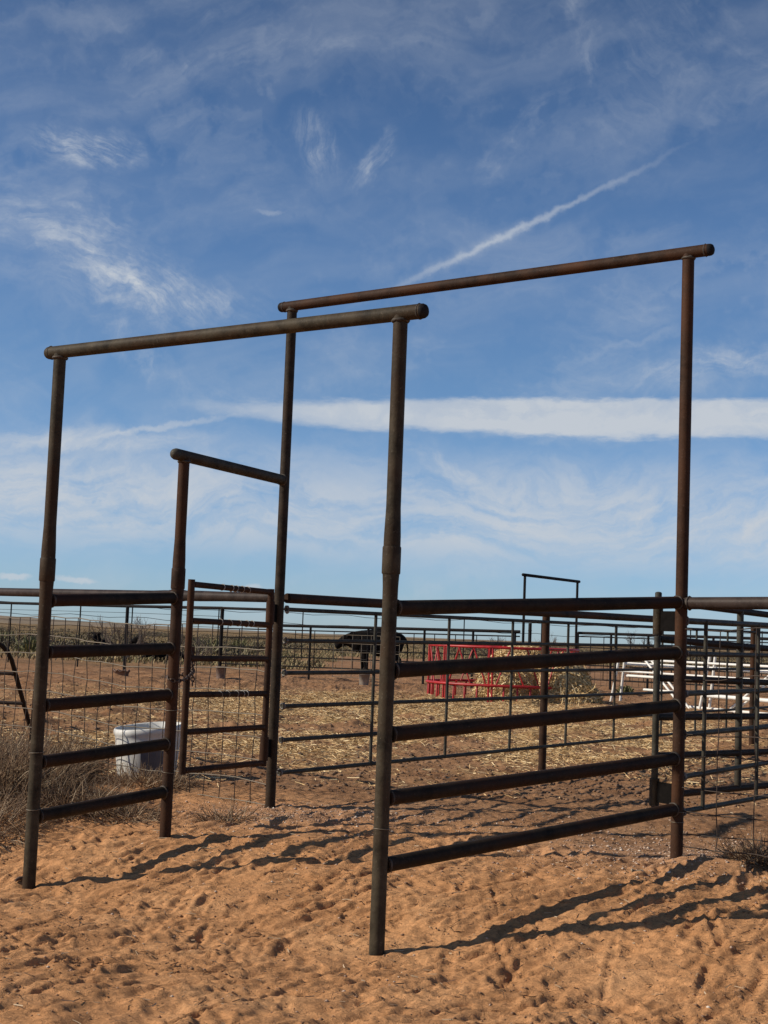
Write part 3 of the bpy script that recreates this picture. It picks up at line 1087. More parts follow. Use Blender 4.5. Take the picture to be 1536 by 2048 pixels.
# leaning gate by the left edge
lg = empty('pipe_gate', (-4.3, 17.4, 0.28), 'brown round-cornered gate leaning at the left edge behind the weeds', 'gate')
path = [(-4.20, 17.55, 0.2), (-4.24, 17.45, 0.40), (-4.31, 17.2, 0.80), (-4.365, 17.02, 1.10), (-4.40, 16.95, 1.19), (-4.455, 16.9, 1.265), (-4.53, 16.88, 1.30), (-4.65, 16.88, 1.315), (-6.5, 16.9, 1.33)]
MB().tube(path, 0.028, 12).build('frame', M_BROWN, lg)
MB().tube([(-4.35, 17.10, 0.935), (-6.5, 17.12, 0.95)], 0.022, 10).build('rail', M_MAUVE, lg)
MB().tube([(-4.27, 17.32, 0.575), (-6.5, 17.34, 0.59)], 0.022, 10).build('rail', M_MAUVE, lg)

# ------------------------------------------------------------------ far fences
nf = empty('far_fence', (-7.4, 41, 0.28), 'far left fence of dark pipe with slender posts beyond the pen', 'fence')
n0, n1, n2 = Vector((-16.5, 48.6, 0)), Vector((-7.378, 41.6, 0)), Vector((-4.431, 40.0, 0))
MB().tube([V(n0, 2.15), V(n1, 2.14), V(n2, 2.165)], 0.045, 10).build('top_pipe', M_FAR, nf)
MB().tube([V(n2, 2.165), (-2.85, 39.0, 2.16)], 0.04, 10).build('top_pipe', M_FAR, nf)
MB().tube([V(n2, 0.0), V(n2, 2.17)], 0.055, 10).build('post', M_FAR, nf)
MB().tube([V(n1, 0.0), V(n1, 2.14)], 0.05, 10).build('post', M_FAR, nf)
for p in ((-9.0, 42.8), (-5.9, 40.8), (-5.35, 40.5), (-11.6, 44.8), (-13.5, 46.3)):
    MB().tube([V(p, 0.1), V(p, 2.14)], 0.022, 8).build('stay', M_FAR, nf)
for z in (1.93, 1.62, 1.3, 0.9):
    MB().tube([V(n0, z), V(n1, z + 0.02), V(n2, z)], 0.006, 5).build('strand', M_FAR, nf)

pf = empty('far_fence', (0.5, 37.5, 0.28), 'far middle fence of dark pipe panels behind the black cow', 'fence')
P0, P1 = Vector((-4.431, 40.0, 0)), Vector((3.60, 36.5, 0))
MB().tube([V(P0, 1.72), V(P1, 1.80)], 0.042, 10).build('top_pipe', M_FAR, pf)
tube_panel(pf, P0, P1, ((1.60, 1.68), (1.36, 1.43), (1.11, 1.17), (0.87, 0.93), (0.62, 0.68)), 0.018, [k / 15 for k in range(1, 15)], M_FAR, rs=0.012)
for t in (0.318, 0.515, 0.70, 0.855, 0.985):
    p = P0.lerp(P1, t)
    MB().tube([V(p, 0.0), V(p, 1.76)], 0.033, 10).build('post', M_FAR, pf)

qf = empty('pipe_portal', (3.84, 38.0, 0.28), 'small distant dark pipe portal against the sky beyond the pen', 'portal')
Q0, Q1 = Vector((3.836, 38.0, 0)), Vector((5.632, 40.8, 0))
for p, z in ((Q0, 3.33), (Q1, 3.33)):
    MB().tube([V(p, 0.0), V(p, z)], 0.036, 12).build('post', M_FAR, qf)
qd = (Q1 - Q0).normalized()
MB().tube([V(Q0, 3.33) - qd * 0.12, V(Q1, 3.33) + qd * 0.12], 0.042, 12, True, 0.6).build('top_bar', M_FAR, qf)

ef = empty('far_fence', (7.5, 39, 0.28), 'far right fence of dark pipe and small-mesh panels behind the white rack', 'fence')
E0, E1 = Vector((5.70, 40.9, 0)), Vector((13.2, 36.0, 0))
MB().tube([V(E0, 1.86), V(E1, 1.88)], 0.042, 10).build('top_pipe', M_FAR, ef)
tube_panel(ef, E0, E1, ((1.76, 1.78), (1.54, 1.56), (1.45, 1.47), (1.2, 1.22), (0.95, 0.97), (0.55, 0.57)), 0.017, [k / 22 for k in range(1, 22)], M_FAR, rs=0.012)
for t in (0.0, 0.115, 0.24, 0.45, 0.66, 0.87):
    p = E0.lerp(E1, t)
    MB().tube([V(p, 0.0), V(p, 1.87)], 0.034, 10).build('post', M_FAR, ef)
wire_net('stock_wire', ef, V(E0, 0) + Vector((0, .1, 0)), V(E1, 0) + Vector((0, .1, 0)), lambda t: [1.3, 1.12, 0.94, 0.76, 0.58, 0.4], 0.19, 0.006, M_WIRE_R)
sp = empty('pipe_post', (4.15, 39.3, 0.28), 'stout dark post just right of the distant portal leg', 'post')
MB().tube([(4.15, 39.3, 0.0), (4.15, 39.3, 2.05)], 0.048, 12, True, 0.5).build('shaft', M_FAR, sp)
MB().ring((4.15, 39.3, 1.86), (0, 0, 1), 0.05, 0.01, 12, 5).build('band', M_FAR, sp)

# barbed wire boundary out on the prairie
bw = empty('barbed_wire_fence', (-2, 66, 0.28), 'faint barbed wire strands on thin posts across the prairie', 'fence')
w0, w1 = Vector((-24, 62, 0)), Vector((26, 74, 0))
for z in (2.45, 1.95, 1.45):
    pts = []
    for k in range(61):
        p = w0.lerp(w1, k / 60)
        pts.append(V(p, z + 0.05 * math.sin(k * 1.7) + 0.03 * math.sin(k * 0.6)))
    MB().tube(pts, 0.011, 4, False).build('strand', M_FAR, bw)
for k in range(13):
    p = w0.lerp(w1, (k + 0.3) / 13)
    MB().tube([V(p, 0.1), V(p, 2.55)], 0.03, 6).build('post', M_FAR, bw)

# ================================================================== red hay feeder
FC = Vector((2.66, 30.4, 0.28))
FR = 1.58
hf = empty('hay_feeder', FC, 'round red steel hay feeder with slanted bars on straw', 'feeder')
zt, zb = 1.13, 0.36


def circ(R, z, n=48, a0_=0, a1_=2 * math.pi):
    return [FC + Vector((R * math.cos(a0_ + (a1_ - a0_) * k / n), R * math.sin(a0_ + (a1_ - a0_) * k / n), z)) for k in range(n + 1)]


MB().tube(circ(FR, zt), 0.028, 8, False).build('upper_ring', M_RED, hf)
MB().tube(circ(FR * 1.02, zb), 0.030, 8, False).build('lower_ring', M_RED, hf)
K = 9
for k in range(K):
    a = 2 * math.pi * k / K + 0.28
    rad = Vector((math.cos(a), math.sin(a), 0))
    tan = Vector((-math.sin(a), math.cos(a), 0))
    for sgn in (-1, 1):
        c = FC + rad * FR + tan * 0.035 * sgn
        MB().tube([c + Vector((0, 0, 0.02)), c + Vector((0, 0, zt))], 0.021, 8).build('upright', M_RED, hf)
    for t0_, t1_ in ((0.10, 0.36), (0.62, 0.34), (0.92, 0.66)):
        aa, ab = a + 2 * math.pi / K * t0_, a + 2 * math.pi / K * t1_
        pa = FC + Vector((FR * math.cos(aa), FR * math.sin(aa), zb))
        pb = FC + Vector((FR * math.cos(ab), FR * math.sin(ab), zt))
        pc = pa.lerp(pb, 0.9)
        MB().tube([pa, pc, pb + Vector((0, 0, -0.01))], 0.016, 8).build('slant_bar', M_RED, hf)
    for t in (0.25, 0.5, 0.75):
        aa = a + 2 * math.pi / K * t
        rd = Vector((math.cos(aa), math.sin(aa), 0))
        c = FC + rd * FR
        MB().tube([c + Vector((0, 0, 0.02)), c + Vector((0, 0, zb - 0.06)), c - rd * 0.04 + Vector((0, 0, zb))], 0.021, 8).build('skirt_leg', M_RED, hf)

# ------------------------------------------------------------------ hay


def stems(n, fn, lmin, lmax, wmin, wmax, seed, droop=0.0):
    """n thin folded blades; fn(rng) -> position (n,3), direction (n,3)"""
    rng = np.random.default_rng(seed)
    p, d = fn(rng, n)
    L = rng.uniform(lmin, lmax, n)[:, None]
    W = rng.uniform(wmin, wmax, n)[:, None]
    d = d / np.linalg.norm(d, axis=1)[:, None]
    rv = rng.normal(size=(n, 3))
    s = np.cross(d, rv)
    s /= np.linalg.norm(s, axis=1)[:, None]
    bend = np.cross(s, d) * (L * rng.uniform(-0.12, 0.12, n)[:, None])
    a, b, c = p - d * L / 2, p + bend, p + d * L / 2
    if droop:
        c = c - np.array([0, 0, 1.0]) * L * droop
    verts = np.stack([a - s * W / 2, a + s * W / 2, b - s * W / 2, b + s * W / 2, c - s * W / 2, c + s * W / 2], 1).reshape(-1, 3)
    k = np.arange(n)[:, None] * 6
    faces = np.concatenate([k + np.array([[0, 1, 3, 2]]), k + np.array([[2, 3, 5, 4]])], 1).reshape(-1, 4)
    return verts, faces


def hay_fn(rng, n):
    # heaped over the right half of the feeder, falling forward and to the right
    lobes = [((3.05, 30.3), (0.95, 0.95), 1.17, 0.42), ((2.75, 29.8), (0.70, 0.75), 0.85, 0.16), ((3.80, 29.75), (0.66, 0.80), 0.98, 0.32), ((4.10, 29.3), (0.50, 0.45), 0.50, 0.10)]
    w = np.array([q[3] for q in lobes])
    ch_ = rng.choice(len(lobes), n, p=w / w.sum())
    th = rng.uniform(0, 2 * np.pi, n)
    cz = rng.uniform(0, 1, n)
    rr = np.sqrt(1 - cz * cz)
    sh = rng.uniform(0.94, 1.03, n)
    P_ = np.zeros((n, 3))
    for i, (c, ab, hh, _) in enumerate(lobes):
        k = ch_ == i
        P_[k, 0] = c[0] + ab[0] * rr[k] * np.cos(th[k]) * sh[k]
        P_[k, 1] = c[1] + ab[1] * rr[k] * np.sin(th[k]) * sh[k]
        P_[k, 2] = 0.28 + hh * cz[k] ** 0.8 * sh[k]
    d = rng.normal(size=(n, 3)) * np.array([1, 1, 0.55])
    out = np.stack([np.cos(th), np.sin(th), -0.9 * np.ones(n)], 1)
    nr = np.stack([np.cos(th) * rr, np.sin(th) * rr, cz], 1)
    d = d + 0.35 * out
    d = d - 0.85 * (d * nr).sum(1)[:, None] * nr
    return P_, d + rng.normal(0, 0.12, (n, 3))


hv, hfc = stems(15000, hay_fn, 0.10, 0.32, 0.008, 0.020, 3)
core_v, core_f = [], []
for (cx, cy), (rx, ry), hh in (((3.05, 30.3), (0.9, 0.9), 1.10), ((2.75, 29.8), (0.65, 0.7), 0.78), ((3.80, 29.75), (0.62, 0.74), 0.94), ((4.10, 29.3), (0.45, 0.4), 0.45)):
    b = len(core_v)
    for j in range(7):
        ph = math.pi / 2 * j / 6.2
        for i in range(18):
            t = 2 * math.pi * i / 18
            q = 1 + 0.10 * math.sin(3.1 * i + j * 1.7)
            core_v.append((cx + rx * q * math.cos(t) * math.cos(ph), cy + ry * q * math.sin(t) * math.cos(ph), 0.24 + hh * math.sin(ph) ** 0.85))
    for j in range(6):
        for i in range(18):
            core_f.append((b + j * 18 + i, b + j * 18 + (i + 1) % 18, b + (j + 1) * 18 + (i + 1) % 18, b + (j + 1) * 18 + i))
hay = empty('hay_pile', (3.2, 30.0, 0.28), 'heap of loose yellow-green hay spilling out of the red feeder', 'hay')


def child_np(name, v, f, mat, par, kind=None, smooth=False):
    v = np.asarray(v, float) - np.array(parent_base(par))
    o = np_mesh(name, v, np.asarray(f), mat, smooth, kind)
    o.parent = par
    return o


child_np('heap', core_v, core_f, plain('packed_hay', (0.46, 0.31, 0.135), 0.9, 0.5, 9, 0, 0.6), hay)
child_np('loose_stems', hv, hfc, M_HAY, hay, 'stuff')
hv2, hfc2 = stems(2200, hay_fn, 0.30, 0.65, 0.008, 0.018, 13, 0.35)
child_np('hanging_stems', hv2, hfc2, M_HAY, hay, 'stuff')

# ------------------------------------------------------------------ straw litter on the pen floor


def straw_fn(zones):
    w = np.array([z[4] for z in zones], float)

    def fn(rng, n):
        ch_ = rng.choice(len(zones), n, p=w / w.sum())
        z = np.array([q[:4] for q in zones])[ch_]
        x = z[:, 0] + z[:, 2] * rng.normal(size=n)
        y = z[:, 1] + z[:, 3] * rng.normal(size=n)
        y = np.maximum(y, 11.4 + rng.uniform(0, 1, n))
        bare = (perlin(x * 0.75, y * 0.6, 61) + 0.5 * perlin(x * 2.2, y * 1.6, 65) + 0.25 * rng.normal(size=n)) < np.where(y < 21, 0.08, -0.15)
        x = np.where(bare, -0.3 + 2.2 * rng.normal(size=n), x)
        y = np.where(bare, 26.0 + 1.8 * rng.normal(size=n), y)
        p = np.stack([x, y, gzv(x, y) + rng.uniform(0.002, 0.030, n)], 1)
        a = rng.uniform(0, 2 * np.pi, n)
        d = np.stack([np.cos(a), np.sin(a), rng.normal(0, 0.22, n)], 1)
        return p, d
    return fn


zones = [(-0.6, 25.0, 2.4, 2.4, 0.26), (1.8, 26.6, 2.0, 1.5, 0.24), (2.0, 20.5, 2.2, 2.6, 0.14), (-1.5, 17.0, 1.1, 2.3, 0.14), (2.7, 16.5, 1.5, 1.9, 0.14), (-3.0, 16.0, 1.0, 1.6, 0.06), (4.6, 21, 1.3, 3.5, 0.07)]
sv, sf = stems(130000, straw_fn(zones), 0.03, 0.13, 0.003, 0.008, 4)
so = np_mesh('straw_litter', sv, sf, M_STRAW, False, 'stuff')
tag(so, 'yellow straw trampled over the pen floor around the feeder', 'straw')

# ------------------------------------------------------------------ white steel rack
wire_net('stock_wire', pf, P0.lerp(P1, 0.40) + Vector((0, -.12, 0)), P0.lerp(P1, 0.62) + Vector((0, -.12, 0)), lambda t: [1.55, 1.32, 1.09, 0.86, 0.63, 0.42], 0.27, 0.0075, M_WIRE)

wr = empty('feed_rack', (6.6, 29, 0.28), 'white steel rack of paired bars and slanted legs right of the feeder', 'rack')
K0, K1 = Vector((5.235, 31.1, 0)), Vector((6.60, 28.6, 0))
kd = (K1 - K0)
K2 = K1 + kd * 1.05
kn = Vector((kd.y, -kd.x, 0)).normalized()


def frame_pt(t, z, off=0.0):
    p = K0 + kd * t
    return Vector((p.x + kn.x * off, p.y + kn.y * off, 0.28 + z))


for t in (0.0, 1.0, 2.0):
    for sgn in (-1, 1):
        MB().tube([frame_pt(t - 0.03, 0.0, 0.13 * sgn), frame_pt(t + 0.05, 1.14, 0.07 * sgn)], 0.028, 8).build('leg', M_WHITE, wr)
for z, off, r in ((0.98, 0.10, 0.024), (0.88, -0.10, 0.036), (0.72, 0.11, 0.022), (0.62, -0.12, 0.034)):
    MB().tube([frame_pt(0.05, z, off), frame_pt(2.08, z, off)], r, 8).build('long_bar', M_WHITE, wr)
MB().tube([frame_pt(0.36, 0.36, 0.12), frame_pt(1.0, 0.36, 0.12)], 0.028, 8).build('long_bar', M_WHITE, wr)
MB().tube([frame_pt(1.0, 0.34, 0.12), frame_pt(2.0, 0.34, 0.12)], 0.040, 8).build('long_bar', M_WHITE, wr)
MB().tube([frame_pt(0.62, 0.07, -0.13), frame_pt(2.05, 0.07, -0.13)], 0.030, 8).build('long_bar', M_WHITE, wr)
for a, b, off in ((0.36, 0.80, 0.13), (0.42, 0.86, 0.10), (1.66, 1.16, -0.13), (1.74, 1.24, -0.10)):
    MB().tube([frame_pt(a, 1.0, off), frame_pt(b, 0.05, off)], 0.024, 8).build('brace', M_WHITE, wr)

# ------------------------------------------------------------------ white mineral tub
TC = Vector((-1.95, 12.32, 0.27))
tub = empty('feed_tub', TC, 'battered white plastic tub with grey label behind the left panel', 'tub')
n = 36
mb = MB()
prof = [(0.235, 0.0), (0.24, 0.02), (0.262, 0.20), (0.272, 0.34), (0.278, 0.375), (0.286, 0.385), (0.291, 0.405), (0.288, 0.43), (0.280, 0.44), (0.272, 0.43), (0.262, 0.36), (0.255, 0.30)]
for (r, z) in prof:
    for i in range(n):
        t = 2 * math.pi * i / n
        q = 1 + 0.025 * math.sin(2 * t + 0.6) + 0.012 * math.sin(5 * t) * (z / 0.4)
        zz = z * (1 + 0.07 * math.cos(t - 0.5))
        mb.v.append(TC + Vector((r * q * math.cos(t), r * q * math.sin(t), zz)))
for j in range(len(prof) - 1):
    for i in range(n):
        a, b = j * n + i, j * n + (i + 1) % n
        mb.f.append((a, b, b + n, a + n))
mb.build('shell', M_TUB, tub)
mb = MB()
mb.v = [TC + Vector((0.268 * math.cos(2 * math.pi * i / n), 0.268 * math.sin(2 * math.pi * i / n), 0.30)) for i in range(n)]
mb.f = [tuple(range(n))]
mb.build('contents', M_TUBIN, tub, False)
mb = MB()
for j, z in enumerate((0.03, 0.13, 0.25)):
    for i in range(9):
        t = -1.62 + 0.13 * i
        rr = (0.24 + 0.11 * z) * (1 + 0.025 * math.sin(2 * t + 0.6)) + 0.006
        mb.v.append(TC + Vector((rr * math.cos(t), rr * math.sin(t), z * (1 + 0.07 * math.cos(t - 0.5)))))
for j in range(2):
    for i in range(8):
        a = j * 9 + i
        mb.f.append((a, a + 1, a + 10, a + 9))
mb.build('label_patch', M_TUBG, tub)


def bucket(c, r, h, mat, label, lip=True, ragged=0.0):
    e = empty('bucket', c, label, 'bucket')
    c = Vector(c)
    mb = MB()
    n = 20
    pr = [(r * 0.82, 0), (r * 0.98, h), (r * 1.06, h), (r * 1.06, h + 0.02), (r * 0.95, h + 0.02), (r * 0.85, h * 0.5)]
    for rr, z in pr:
        for i in range(n):
            t = 2 * math.pi * i / n
            mb.v.append(c + Vector((rr * math.cos(t), rr * math.sin(t), z + ragged * math.sin(3.7 * i) * (z > h * 0.9))))
    for j in range(len(pr) - 1):
        for i in range(n):
            mb.f.append((j * n + i, j * n + (i + 1) % n, (j + 1) * n + (i + 1) % n, (j + 1) * n + i))
    mb.build('shell', mat, e)
    m2 = MB()
    m2.v = [c + Vector((r * 0.86 * math.cos(2 * math.pi * i / n), r * 0.86 * math.sin(2 * math.pi * i / n), h * 0.52)) for i in range(n)]
    m2.f = [tuple(range(n))]
    m2.build('contents', M_TUBIN, e, False)


M_BKT = plain('grey_bucket', (0.24, 0.20, 0.16), 0.7, 0.3, 8)
bucket((-0.34, 36.2, gz(-0.34, 36.2)), 0.14, 0.27, M_BKT, 'pale grey bucket on the dirt below the black cow')
bucket((-4.08, 37.2, gz(-4.08, 37.2)), 0.14, 0.30, plain('dark_bucket', (0.17, 0.12, 0.095), 0.7, 0.4, 8), 'dark bucket at the far corner post seen through the walk gate')
bucket((-6.56, 36.6, gz(-6.56, 36.6)), 0.21, 0.13, plain('rubber_pan', (0.17, 0.105, 0.075), 0.7, 0.4, 8), 'low torn rubber feed pan seen through the left panel', True, 0.03)

# ================================================================== cattle


def skin_mesh(name, joints, edges, mat, parent=None, sub=2):
    me = bpy.data.meshes.new(name)
    me.from_pydata([j[0] for j in joints], edges, [])
    tmp = bpy.data.objects.new(name, me)
    COL.objects.link(tmp)
    md_ = tmp.modifiers.new('skin', 'SKIN')
    md_.use_smooth_shade = True
    for i, j in enumerate(joints):
        me.skin_vertices[0].data[i].radius = j[1]
        me.skin_vertices[0].data[i].use_root = (i == 0)
    ss = tmp.modifiers.new('sub', 'SUBSURF')
    ss.levels = sub
    ss.render_levels = sub
    dg = bpy.context.evaluated_depsgraph_get()
    m2 = bpy.data.meshes.new_from_object(tmp.evaluated_get(dg))
    bpy.data.objects.remove(tmp)
    bpy.data.meshes.remove(me)
    m2.name = name
    m2.materials.clear()
    m2.materials.append(mat)
    m2.polygons.foreach_set('use_smooth', [True] * len(m2.polygons))
    o = bpy.data.objects.new(name, m2)
    COL.objects.link(o)
    if parent:
        o.parent = parent
    return o


def cow(loc, rz_, label, size=1.0):
    """standing, head carried low and forward along -x"""
    e = empty('cow', loc, label, 'cow', 'black cattle in and beyond the pen')
    e.rotation_euler = (0, 0, rz_)
    e.scale = (size * 0.90, size, size * 1.06)
    J = []
    E = []

    def j(x, y, z, rx, ry=None):
        J.append(((x, y, z), (rx, ry or rx)))
        return len(J) - 1

    def chain(*ids):
        for a, b in zip(ids[:-1], ids[1:]):
            E.append((a, b))
    pel = j(0.62, 0, 1.00, 0.40)
    loin = j(0.25, 0, 0.95, 0.46)
    mid = j(-0.10, 0, 0.93, 0.49)
    sho = j(-0.45, 0, 0.97, 0.47)
    chest = j(-0.74, 0, 0.92, 0.42)
    neck = j(-0.98, 0, 1.02, 0.29)
    poll = j(-1.20, 0, 1.06, 0.185)
    face = j(-1.36, 0, 0.96, 0.165)
    muz = j(-1.56, 0, 0.80, 0.125)
    nose = j(-1.64, 0, 0.74, 0.10)
    chain(pel, loin, mid, sho, chest, neck, poll, face, muz, nose)
    rump = j(0.86, 0, 1.06, 0.25)
    tl0 = j(0.98, 0, 1.08, 0.045)
    tl1 = j(1.06, 0, 0.80, 0.028)
    tl2 = j(1.05, 0, 0.45, 0.025)
    tl3 = j(1.06, 0, 0.25, 0.04)
    chain(pel, rump, tl0, tl1, tl2, tl3)
    for s in (-1, 1):
        a = j(-0.55, s * 0.17, 0.70, 0.16)
        b = j(-0.57 - 0.03 * s, s * 0.17, 0.45, 0.10)
        c = j(-0.55 - 0.05 * s, s * 0.17, 0.24, 0.068)
        d = j(-0.55 - 0.05 * s, s * 0.17, 0.05, 0.055)
        chain(sho, a, b, c, d)
        a = j(0.66, s * 0.17, 0.74, 0.19)
        b = j(0.58 + 0.05 * s, s * 0.17, 0.55, 0.12)
        c = j(0.76 + 0.05 * s, s * 0.17, 0.40, 0.07)
        c2 = j(0.74 + 0.05 * s, s * 0.17, 0.20, 0.052)
        d = j(0.72 + 0.05 * s, s * 0.17, 0.05, 0.056)
        chain(pel, a, b, c, c2, d)
        ea = j(-1.20, s * 0.17, 1.13, 0.045)
        eb = j(-1.18, s * 0.29, 1.11, 0.03)
        chain(poll, ea, eb)
    skin_mesh('body', J, E, M_COW, e)
    return e


def lying_cow(loc, rz_, label, size=1.0):
    e = empty('cow', loc, label, 'cow', 'black cattle in and beyond the pen')
    e.rotation_euler = (0, 0, rz_)
    e.scale = (size,) * 3
    J, E = [], []

    def j(x, y, z, rx, ry=None):
        J.append(((x, y, z), (rx, ry or rx)))
        return len(J) - 1

    def chain(*ids):
        for a, b in zip(ids[:-1], ids[1:]):
            E.append((a, b))
    pel = j(0.6, 0, 0.36, 0.34, 0.32)
    mid = j(0.1, 0, 0.38, 0.38, 0.36)
    sho = j(-0.4, 0, 0.42, 0.31, 0.34)
    ch_ = j(-0.65, 0, 0.50, 0.22, 0.27)
    neck = j(-0.85, 0, 0.72, 0.14, 0.17)
    poll = j(-0.98, 0, 0.92, 0.12, 0.13)
    face = j(-1.14, 0, 0.82, 0.10, 0.11)
    muz = j(-1.30, 0, 0.72, 0.075, 0.075)
    chain(pel, mid, sho, ch_, neck, poll, face, muz)
    for s in (-1, 1):
        chain(sho, j(-0.62, s * 0.24, 0.16, 0.09), j(-0.86, s * 0.22, 0.08, 0.06), j(-0.60, s * 0.30, 0.06, 0.05))
        chain(pel, j(0.35, s * 0.38, 0.18, 0.13), j(0.10, s * 0.44, 0.09, 0.07), j(0.36, s * 0.48, 0.06, 0.05))
        chain(poll, j(-0.95, s * 0.17, 0.99, 0.05), j(-0.93, s * 0.30, 1.02, 0.035))
    chain(pel, j(0.88, 0.05, 0.36, 0.08), j(1.0, 0.15, 0.12, 0.03))
    skin_mesh('body', J, E, M_COW, e)
    return e


cow((0.02, 49.6, gz(0, 49.6)), 0.06, 'black cow standing in profile, head low, behind the front middle post', 1.04)
lying_cow((-11.9, 62.0, gz(-11.9, 62)), 1.35, 'black cow lying with ears up in the grass, farthest left', 0.95)
lying_cow((-8.25, 54.0, gz(-8.25, 54)), 0.1, 'black cow lying low in the grass, half behind the left gate post', 0.9)

# ================================================================== vegetation
def brush(name, loc, rx, ry, rz_, n, label, group, seed, lmin=0.10, lmax=0.35, th=0.0022, up=0.25):
    rng = np.random.default_rng(seed)
    vs, fs = [], []
    # roots of the twigs spread through a low dome, growing outward and curling
    a = rng.uniform(0, 2 * np.pi, n)
    q = np.sqrt(rng.uniform(0, 1, n))
    zz = rng.uniform(0, 1, n) * np.sqrt(1 - q * q * 0.9)
    x = loc[0] + rx * q * np.cos(a)
    y = loc[1] + ry * q * np.sin(a)
    p = np.stack([x, y, gzv(x, y) + rz_ * zz * 0.85], 1)
    d = np.stack([np.cos(a) * q, np.sin(a) * q, up + 0.6 * zz], 1) + rng.normal(0, 0.55, (n, 3))
    d /= np.linalg.norm(d, axis=1)[:, None]
    L = rng.uniform(lmin, lmax, n)[:, None]
    W = rng.uniform(0.7, 1.7, n)[:, None] * th
    s1 = np.cross(d, rng.normal(size=(n, 3)))
    s1 /= np.linalg.norm(s1, axis=1)[:, None]
    s2 = np.cross(d, s1)
    curl = s1 * L * rng.uniform(-0.35, 0.35, n)[:, None]
    rings = []
    for t, w in ((0.0, 1.0), (0.35, 0.9), (0.7, 0.75), (1.0, 0.4)):
        c = p + d * L * t + curl * (t * t)
        for k in range(3):
            an = 2 * math.pi * k / 3
            rings.append(c + (s1 * math.cos(an) + s2 * math.sin(an)) * W * w)
    verts = np.stack(rings, 1)
    verts[..., 2] = np.maximum(verts[..., 2], gzv(verts[..., 0].ravel(), verts[..., 1].ravel()).reshape(verts.shape[:2]) + 0.002)
    base = np.arange(n)[:, None] * 12
    fl = []
    for i in range(3):
        for k in range(3):
            b0_, b1_ = i * 3 + k, i * 3 + (k + 1) % 3
            fl.append([b0_, b1_, b1_ + 3, b0_ + 3])
    faces = (base[:, None, :] + np.array(fl)[None]).reshape(-1, 4)
    verts = verts.reshape(-1, 3) - np.array([loc[0], loc[1], 0])
    o = np_mesh(name, verts, faces, M_TWIG)
    o.location = (loc[0], loc[1], 0)
    tag(o, label, 'dry brush', group)
    return o


GRP = 'dead tumbleweed brush along the fences'
brush('tumbleweed', (-2.68, 10.65), 0.42, 0.50, 0.25, 2600, 'big grey-brown tumbleweed heap just left of the front-left post', GRP, 1)
brush('tumbleweed', (-3.20, 11.35), 0.60, 0.60, 0.32, 2800, 'tumbleweed heap at the left edge under the leaning gate', GRP, 2)
brush('tumbleweed', (-2.68, 11.75), 0.36, 0.40, 0.22, 1900, 'tan tumbleweed between the front-left post and the white tub', GRP, 3)
brush('tumbleweed', (-2.10, 10.25), 0.36, 0.36, 0.12, 1300, 'flattened brown brush seen under the short left panel', GRP, 4, 0.06, 0.22, up=0.0)
brush('tumbleweed', (-2.62, 9.55), 0.42, 0.50, 0.16, 1300, 'low dry brush on the sand at the left picture edge', GRP, 5, 0.06, 0.24, up=0.0)
brush('tumbleweed', (-1.78, 11.45), 0.36, 0.26, 0.05, 700, 'short dead stems at the foot of the white tub', GRP, 6, 0.05, 0.16, up=0.2)
brush('tumbleweed', (2.36, 8.62), 0.22, 0.18, 0.06, 900, 'dark straw-like brush piled on the mound by the right rear post', GRP, 7, 0.05, 0.18, up=0.0)
brush('tumbleweed', (2.62, 8.10), 0.18, 0.24, 0.14, 700, 'dark clump of dead stems cut by the right picture edge', GRP, 8, 0.06, 0.22, up=0.2)
brush('tumbleweed', (-1.02, 9.98), 0.18, 0.10, 0.02, 180, 'small scrap of dry stems left of the rear-left post foot', GRP, 9, 0.05, 0.14, up=0.1)
brush('tumbleweed', (-1.72, 9.95), 0.28, 0.24, 0.06, 500, 'thin dry brush on the bank beyond the lowest left rail', GRP, 10, 0.05, 0.18, up=0.0)


def bare_shrub(loc, h, spread, label, seed, mat=M_BARE):
    rng = random.Random(seed)
    mb = MB()

    def grow(p, d, L, r, lev):
        q = p + d * L
        q2 = p + d * L * 0.5 + Vector((rng.uniform(-1, 1), rng.uniform(-1, 1), rng.uniform(-.3, .3))) * L * 0.08
        mb.tube([p, q2, q], [r, r * 0.8, r * 0.6], 4 if lev > 1 else 5, False)
        if lev >= 4:
            return
        for k in range(rng.choice((2, 3, 3))):
            nd = (d + Vector((rng.uniform(-1, 1), rng.uniform(-1, 1), rng.uniform(-.25, .75))) * 0.75).normalized()
            grow(p.lerp(q, rng.uniform(0.5, 1.0)), nd, L * rng.uniform(0.6, 0.82), r * 0.62, lev + 1)
    e = empty('bare_shrub', loc, label, 'shrub', 'leafless shrubs on the prairie')
    base = Vector(loc)
    for k in range(7):
        a = 2 * math.pi * k / 7 + rng.uniform(-.3, .3)
        d = Vector((math.cos(a) * spread, math.sin(a) * spread * 0.7, rng.uniform(0.7, 1.2))).normalized()
        grow(base + Vector((math.cos(a), math.sin(a), 0)) * 0.1, d, h * rng.uniform(0.30, 0.40), 0.03, 0)
    mb.build('branches', mat, e)


for (x, y, h, sp_, lab, sd_) in ((-9.3, 52, 2.1, 1.0, 'large leafless shrub rising behind the short left panel', 1),
                                 (6.3, 74, 1.9, 0.9, 'leafless shrub on the skyline left of the distant portal', 2),
                                 (9.2, 77, 2.2, 0.8, 'leafless shrub framed by the distant portal', 3),
                                 (16.5, 88, 2.4, 0.8, 'leafless shrub on the skyline above the white rack', 4),
                                 (-7.2, 55, 1.3, 1.1, 'low grey shrub beside the large leafless one', 5),
                                 (-16.5, 70, 1.0, 1.1, 'small grey shrub at the far left skyline', 6)):
    bare_shrub((x, y, gz(x, y)), h, sp_, lab, sd_)


